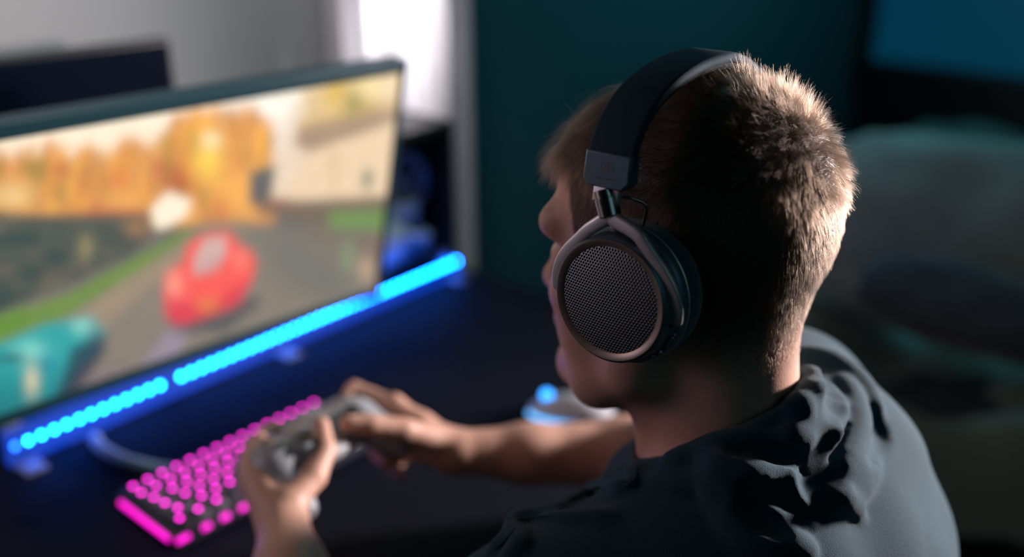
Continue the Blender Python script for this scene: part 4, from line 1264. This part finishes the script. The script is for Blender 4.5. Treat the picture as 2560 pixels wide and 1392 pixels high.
lm = bpy.data.meshes.new_from_object(fo.evaluated_get(bpy.context.evaluated_depsgraph_get())); lv = [tuple(v.co) for v in lm.vertices]; lf = [tuple(p.vertices) for p in lm.polygons]
bpy.data.objects.remove(fo); bpy.data.meshes.remove(lm)
pos = c_+dn*.0066+no*.00575
b = MB(); b.add([pos+fx_*v[0]+uq*v[1]+no*v[2] for v in lv], lf); b.build('lettering', M_print, phones, smooth=False, autos=None)
# cable between band and cup
w0 = c_+dn*.0165-HF*.0105-no*.001
wz = float(proj(w0)[2])
wp = [w0, px(1575, 495, wz+.004), px(1606, 506, wz+.006), px(1616, 520, wz+.007), px(1612, 545, wz+.010), px(1605, 578, wz+.014)]
b = MB(); b.tube(smoothpath(wp, 6), .0011, n=10); b.build('cable', mat('dark_wire', (120, 108, 100), .3, .7), phones)
b = MB(); b.tube([wp[-1]-UP*.001, wp[-1]+UP*.004], .0018, n=12); b.build('cable_collar', M_cup, phones)
# far ear cup, hidden behind the head: the mirror image
n2 = unit(hn-2*HL*np.dot(hn, HL)); C2 = C0-2*HL*np.dot(C0-E, HL); u2 = unit(hu-2*HL*np.dot(hu, HL)); f2 = unit(hf-2*HL*np.dot(hf, HL))
P2 = build_cup(C2, n2, u2, f2, False)
piv2 = P2(.0040, .0065, .0535); fork(P2, n2, u2, f2, piv2, 'fork_arm')
c2_, dn2, no2 = cap_and_slider(-1)
b = MB(); b.tube([piv2, c2_+dn2*.012], .0066, n=24); b.build('swivel', M_fork, phones)

# ------------------------------------------------------------------ controller
pad = thing('game_controller', 'white game controller held in both of the boy\'s hands', 'game controller', CC)
K = SDF(CC-.13, CC+.13, .0022)
axc = np.array([cR, cFw, cU])
K.ell(cc(0, .004, 0), (.070, .036, .016), .01, axc)
K.cap(cc(-.048, .010, 0), cc(.048, .010, 0), .019, .019, .01)
for sd in (-1, 1):
    K.ell(cc(.052*sd, .010, .000), (.026, .028, .019), .012, axc)
    K.chain([cc(.058*sd, .0, -.004), cc(.066*sd, -.030, -.012), cc(.068*sd, -.048, -.020)], [.020, .017, .0125], .015, kj=.01)
    K.cap(cc(.033*sd, -.014, .004), cc(.033*sd, -.014, .009), .0155, .0150, .004)
P, Q = K.mesh(2); o = link_mesh('shell', fast_mesh('shell', P, Q, np.array(wloc(pad))), pad, mat('controller_shell', (140, 142, 146), .4))
for sd in (-1, 1):
    b = MB(); c1 = cc(.033*sd, -.014, .0205)
    b.lathe(c1, cU, cR, [(0, 0), (0, .0135), (.0012, .0135), (.0012, .0105), (-.004, .0098), (-.004, 0)], n=40); b.build('stick_well', M_darkgrey, pad)
    b = MB(); b.lathe(c1-cU*.002, cU, cR, [(0, .004), (.007, .004), (.008, .0078), (.0100, .0082), (.0108, .0072), (.0100, .0040), (.0094, 0)], n=36); b.build('thumb_stick', M_blackplastic, pad)
    b = MB(); b.box(cc(.050*sd, .036, .004), axc, (.016, .005, .005), bevel=.003); b.build('shoulder_button', M_grey, pad)
    b = MB(); b.box(cc(.050*sd, .040, -.009), axc, (.013, .008, .007), bevel=.004); b.build('trigger', M_grey, pad)
b = MB(); b.box(cc(0, .018, .0165), axc, (.026, .014, .0015), bevel=.001); b.build('touch_pad', M_grey, pad)
b = MB(); b.box(cc(-.053, .012, .0195), axc, (.0100, .0033, .0018), bevel=.001); b.box(cc(-.053, .012, .0195), axc, (.0033, .0100, .0018), bevel=.001); b.build('direction_pad', M_darkgrey, pad)
for (dx, dy) in ((.009, 0), (-.009, 0), (0, .009), (0, -.009)):
    b = MB(); b.lathe(cc(.053+dx, .012+dy, .0185), cU, cR, [(0, .0038), (.002, .0038), (.0026, .003), (.0026, 0)], n=20); b.build('face_button', M_darkgrey, pad)

# ------------------------------------------------------------------ chair
chair = thing('desk_chair', 'black desk chair the boy sits on, hidden below and behind his shirt', 'chair', V(T(-.13, 0, 0)[0], T(-.13, 0, 0)[1], 0))
cO = V(T(-.09, 0, 0)[0], T(-.09, 0, 0)[1], 0); axh = np.array([HF, HL, UP])
M_chair = mat('chair_fabric', (20, 22, 24), .85, bump=.3)
b = MB(); b.box(cO+HF*.06+UP*.395, axh, (.235, .24, .045), bevel=.04); b.build('seat', M_chair, chair)
bk = []; 
b = MB()
pts = [cO-HF*.215+UP*.46, cO-HF*.225+UP*.60, cO-HF*.230+UP*.74, cO-HF*.235+UP*.86]
b.sweep(smoothpath(pts, 5), [HL]*16, [-HF]*16, list(np.interp(np.linspace(0, 1, 16), [0, .5, .85, 1], [.20, .215, .205, .15])), [.026]*16, rnd=.9); b.build('backrest', M_chair, chair)
b = MB(); b.box(cO-HF*.19+UP*.42, axh, (.05, .03, .012), bevel=.005); b.tube([cO-HF*.22+UP*.42, cO-HF*.245+UP*.60], .016, n=12); b.build('back_support', M_blackplastic, chair)
b = MB(); b.tube([cO+UP*.10, cO+UP*.36], .028, n=20); b.build('gas_lift', M_blackplastic, chair)
for i in range(5):
    a = i*2*math.pi/5; d_ = HF*math.cos(a)+HL*math.sin(a)
    b = MB(); b.tube([cO+UP*.10, cO+d_*.16+UP*.085, cO+d_*.29+UP*.07], [.024, .02, .014], n=12); lg_ = b.build('base_leg', M_blackplastic, chair)
    b = MB(); w_ = cO+d_*.28+UP*.028; tg = np.cross(UP, d_); b.tube([w_-tg*.022, w_+tg*.022], .028, n=20); b.build('caster', M_blackplastic, lg_)
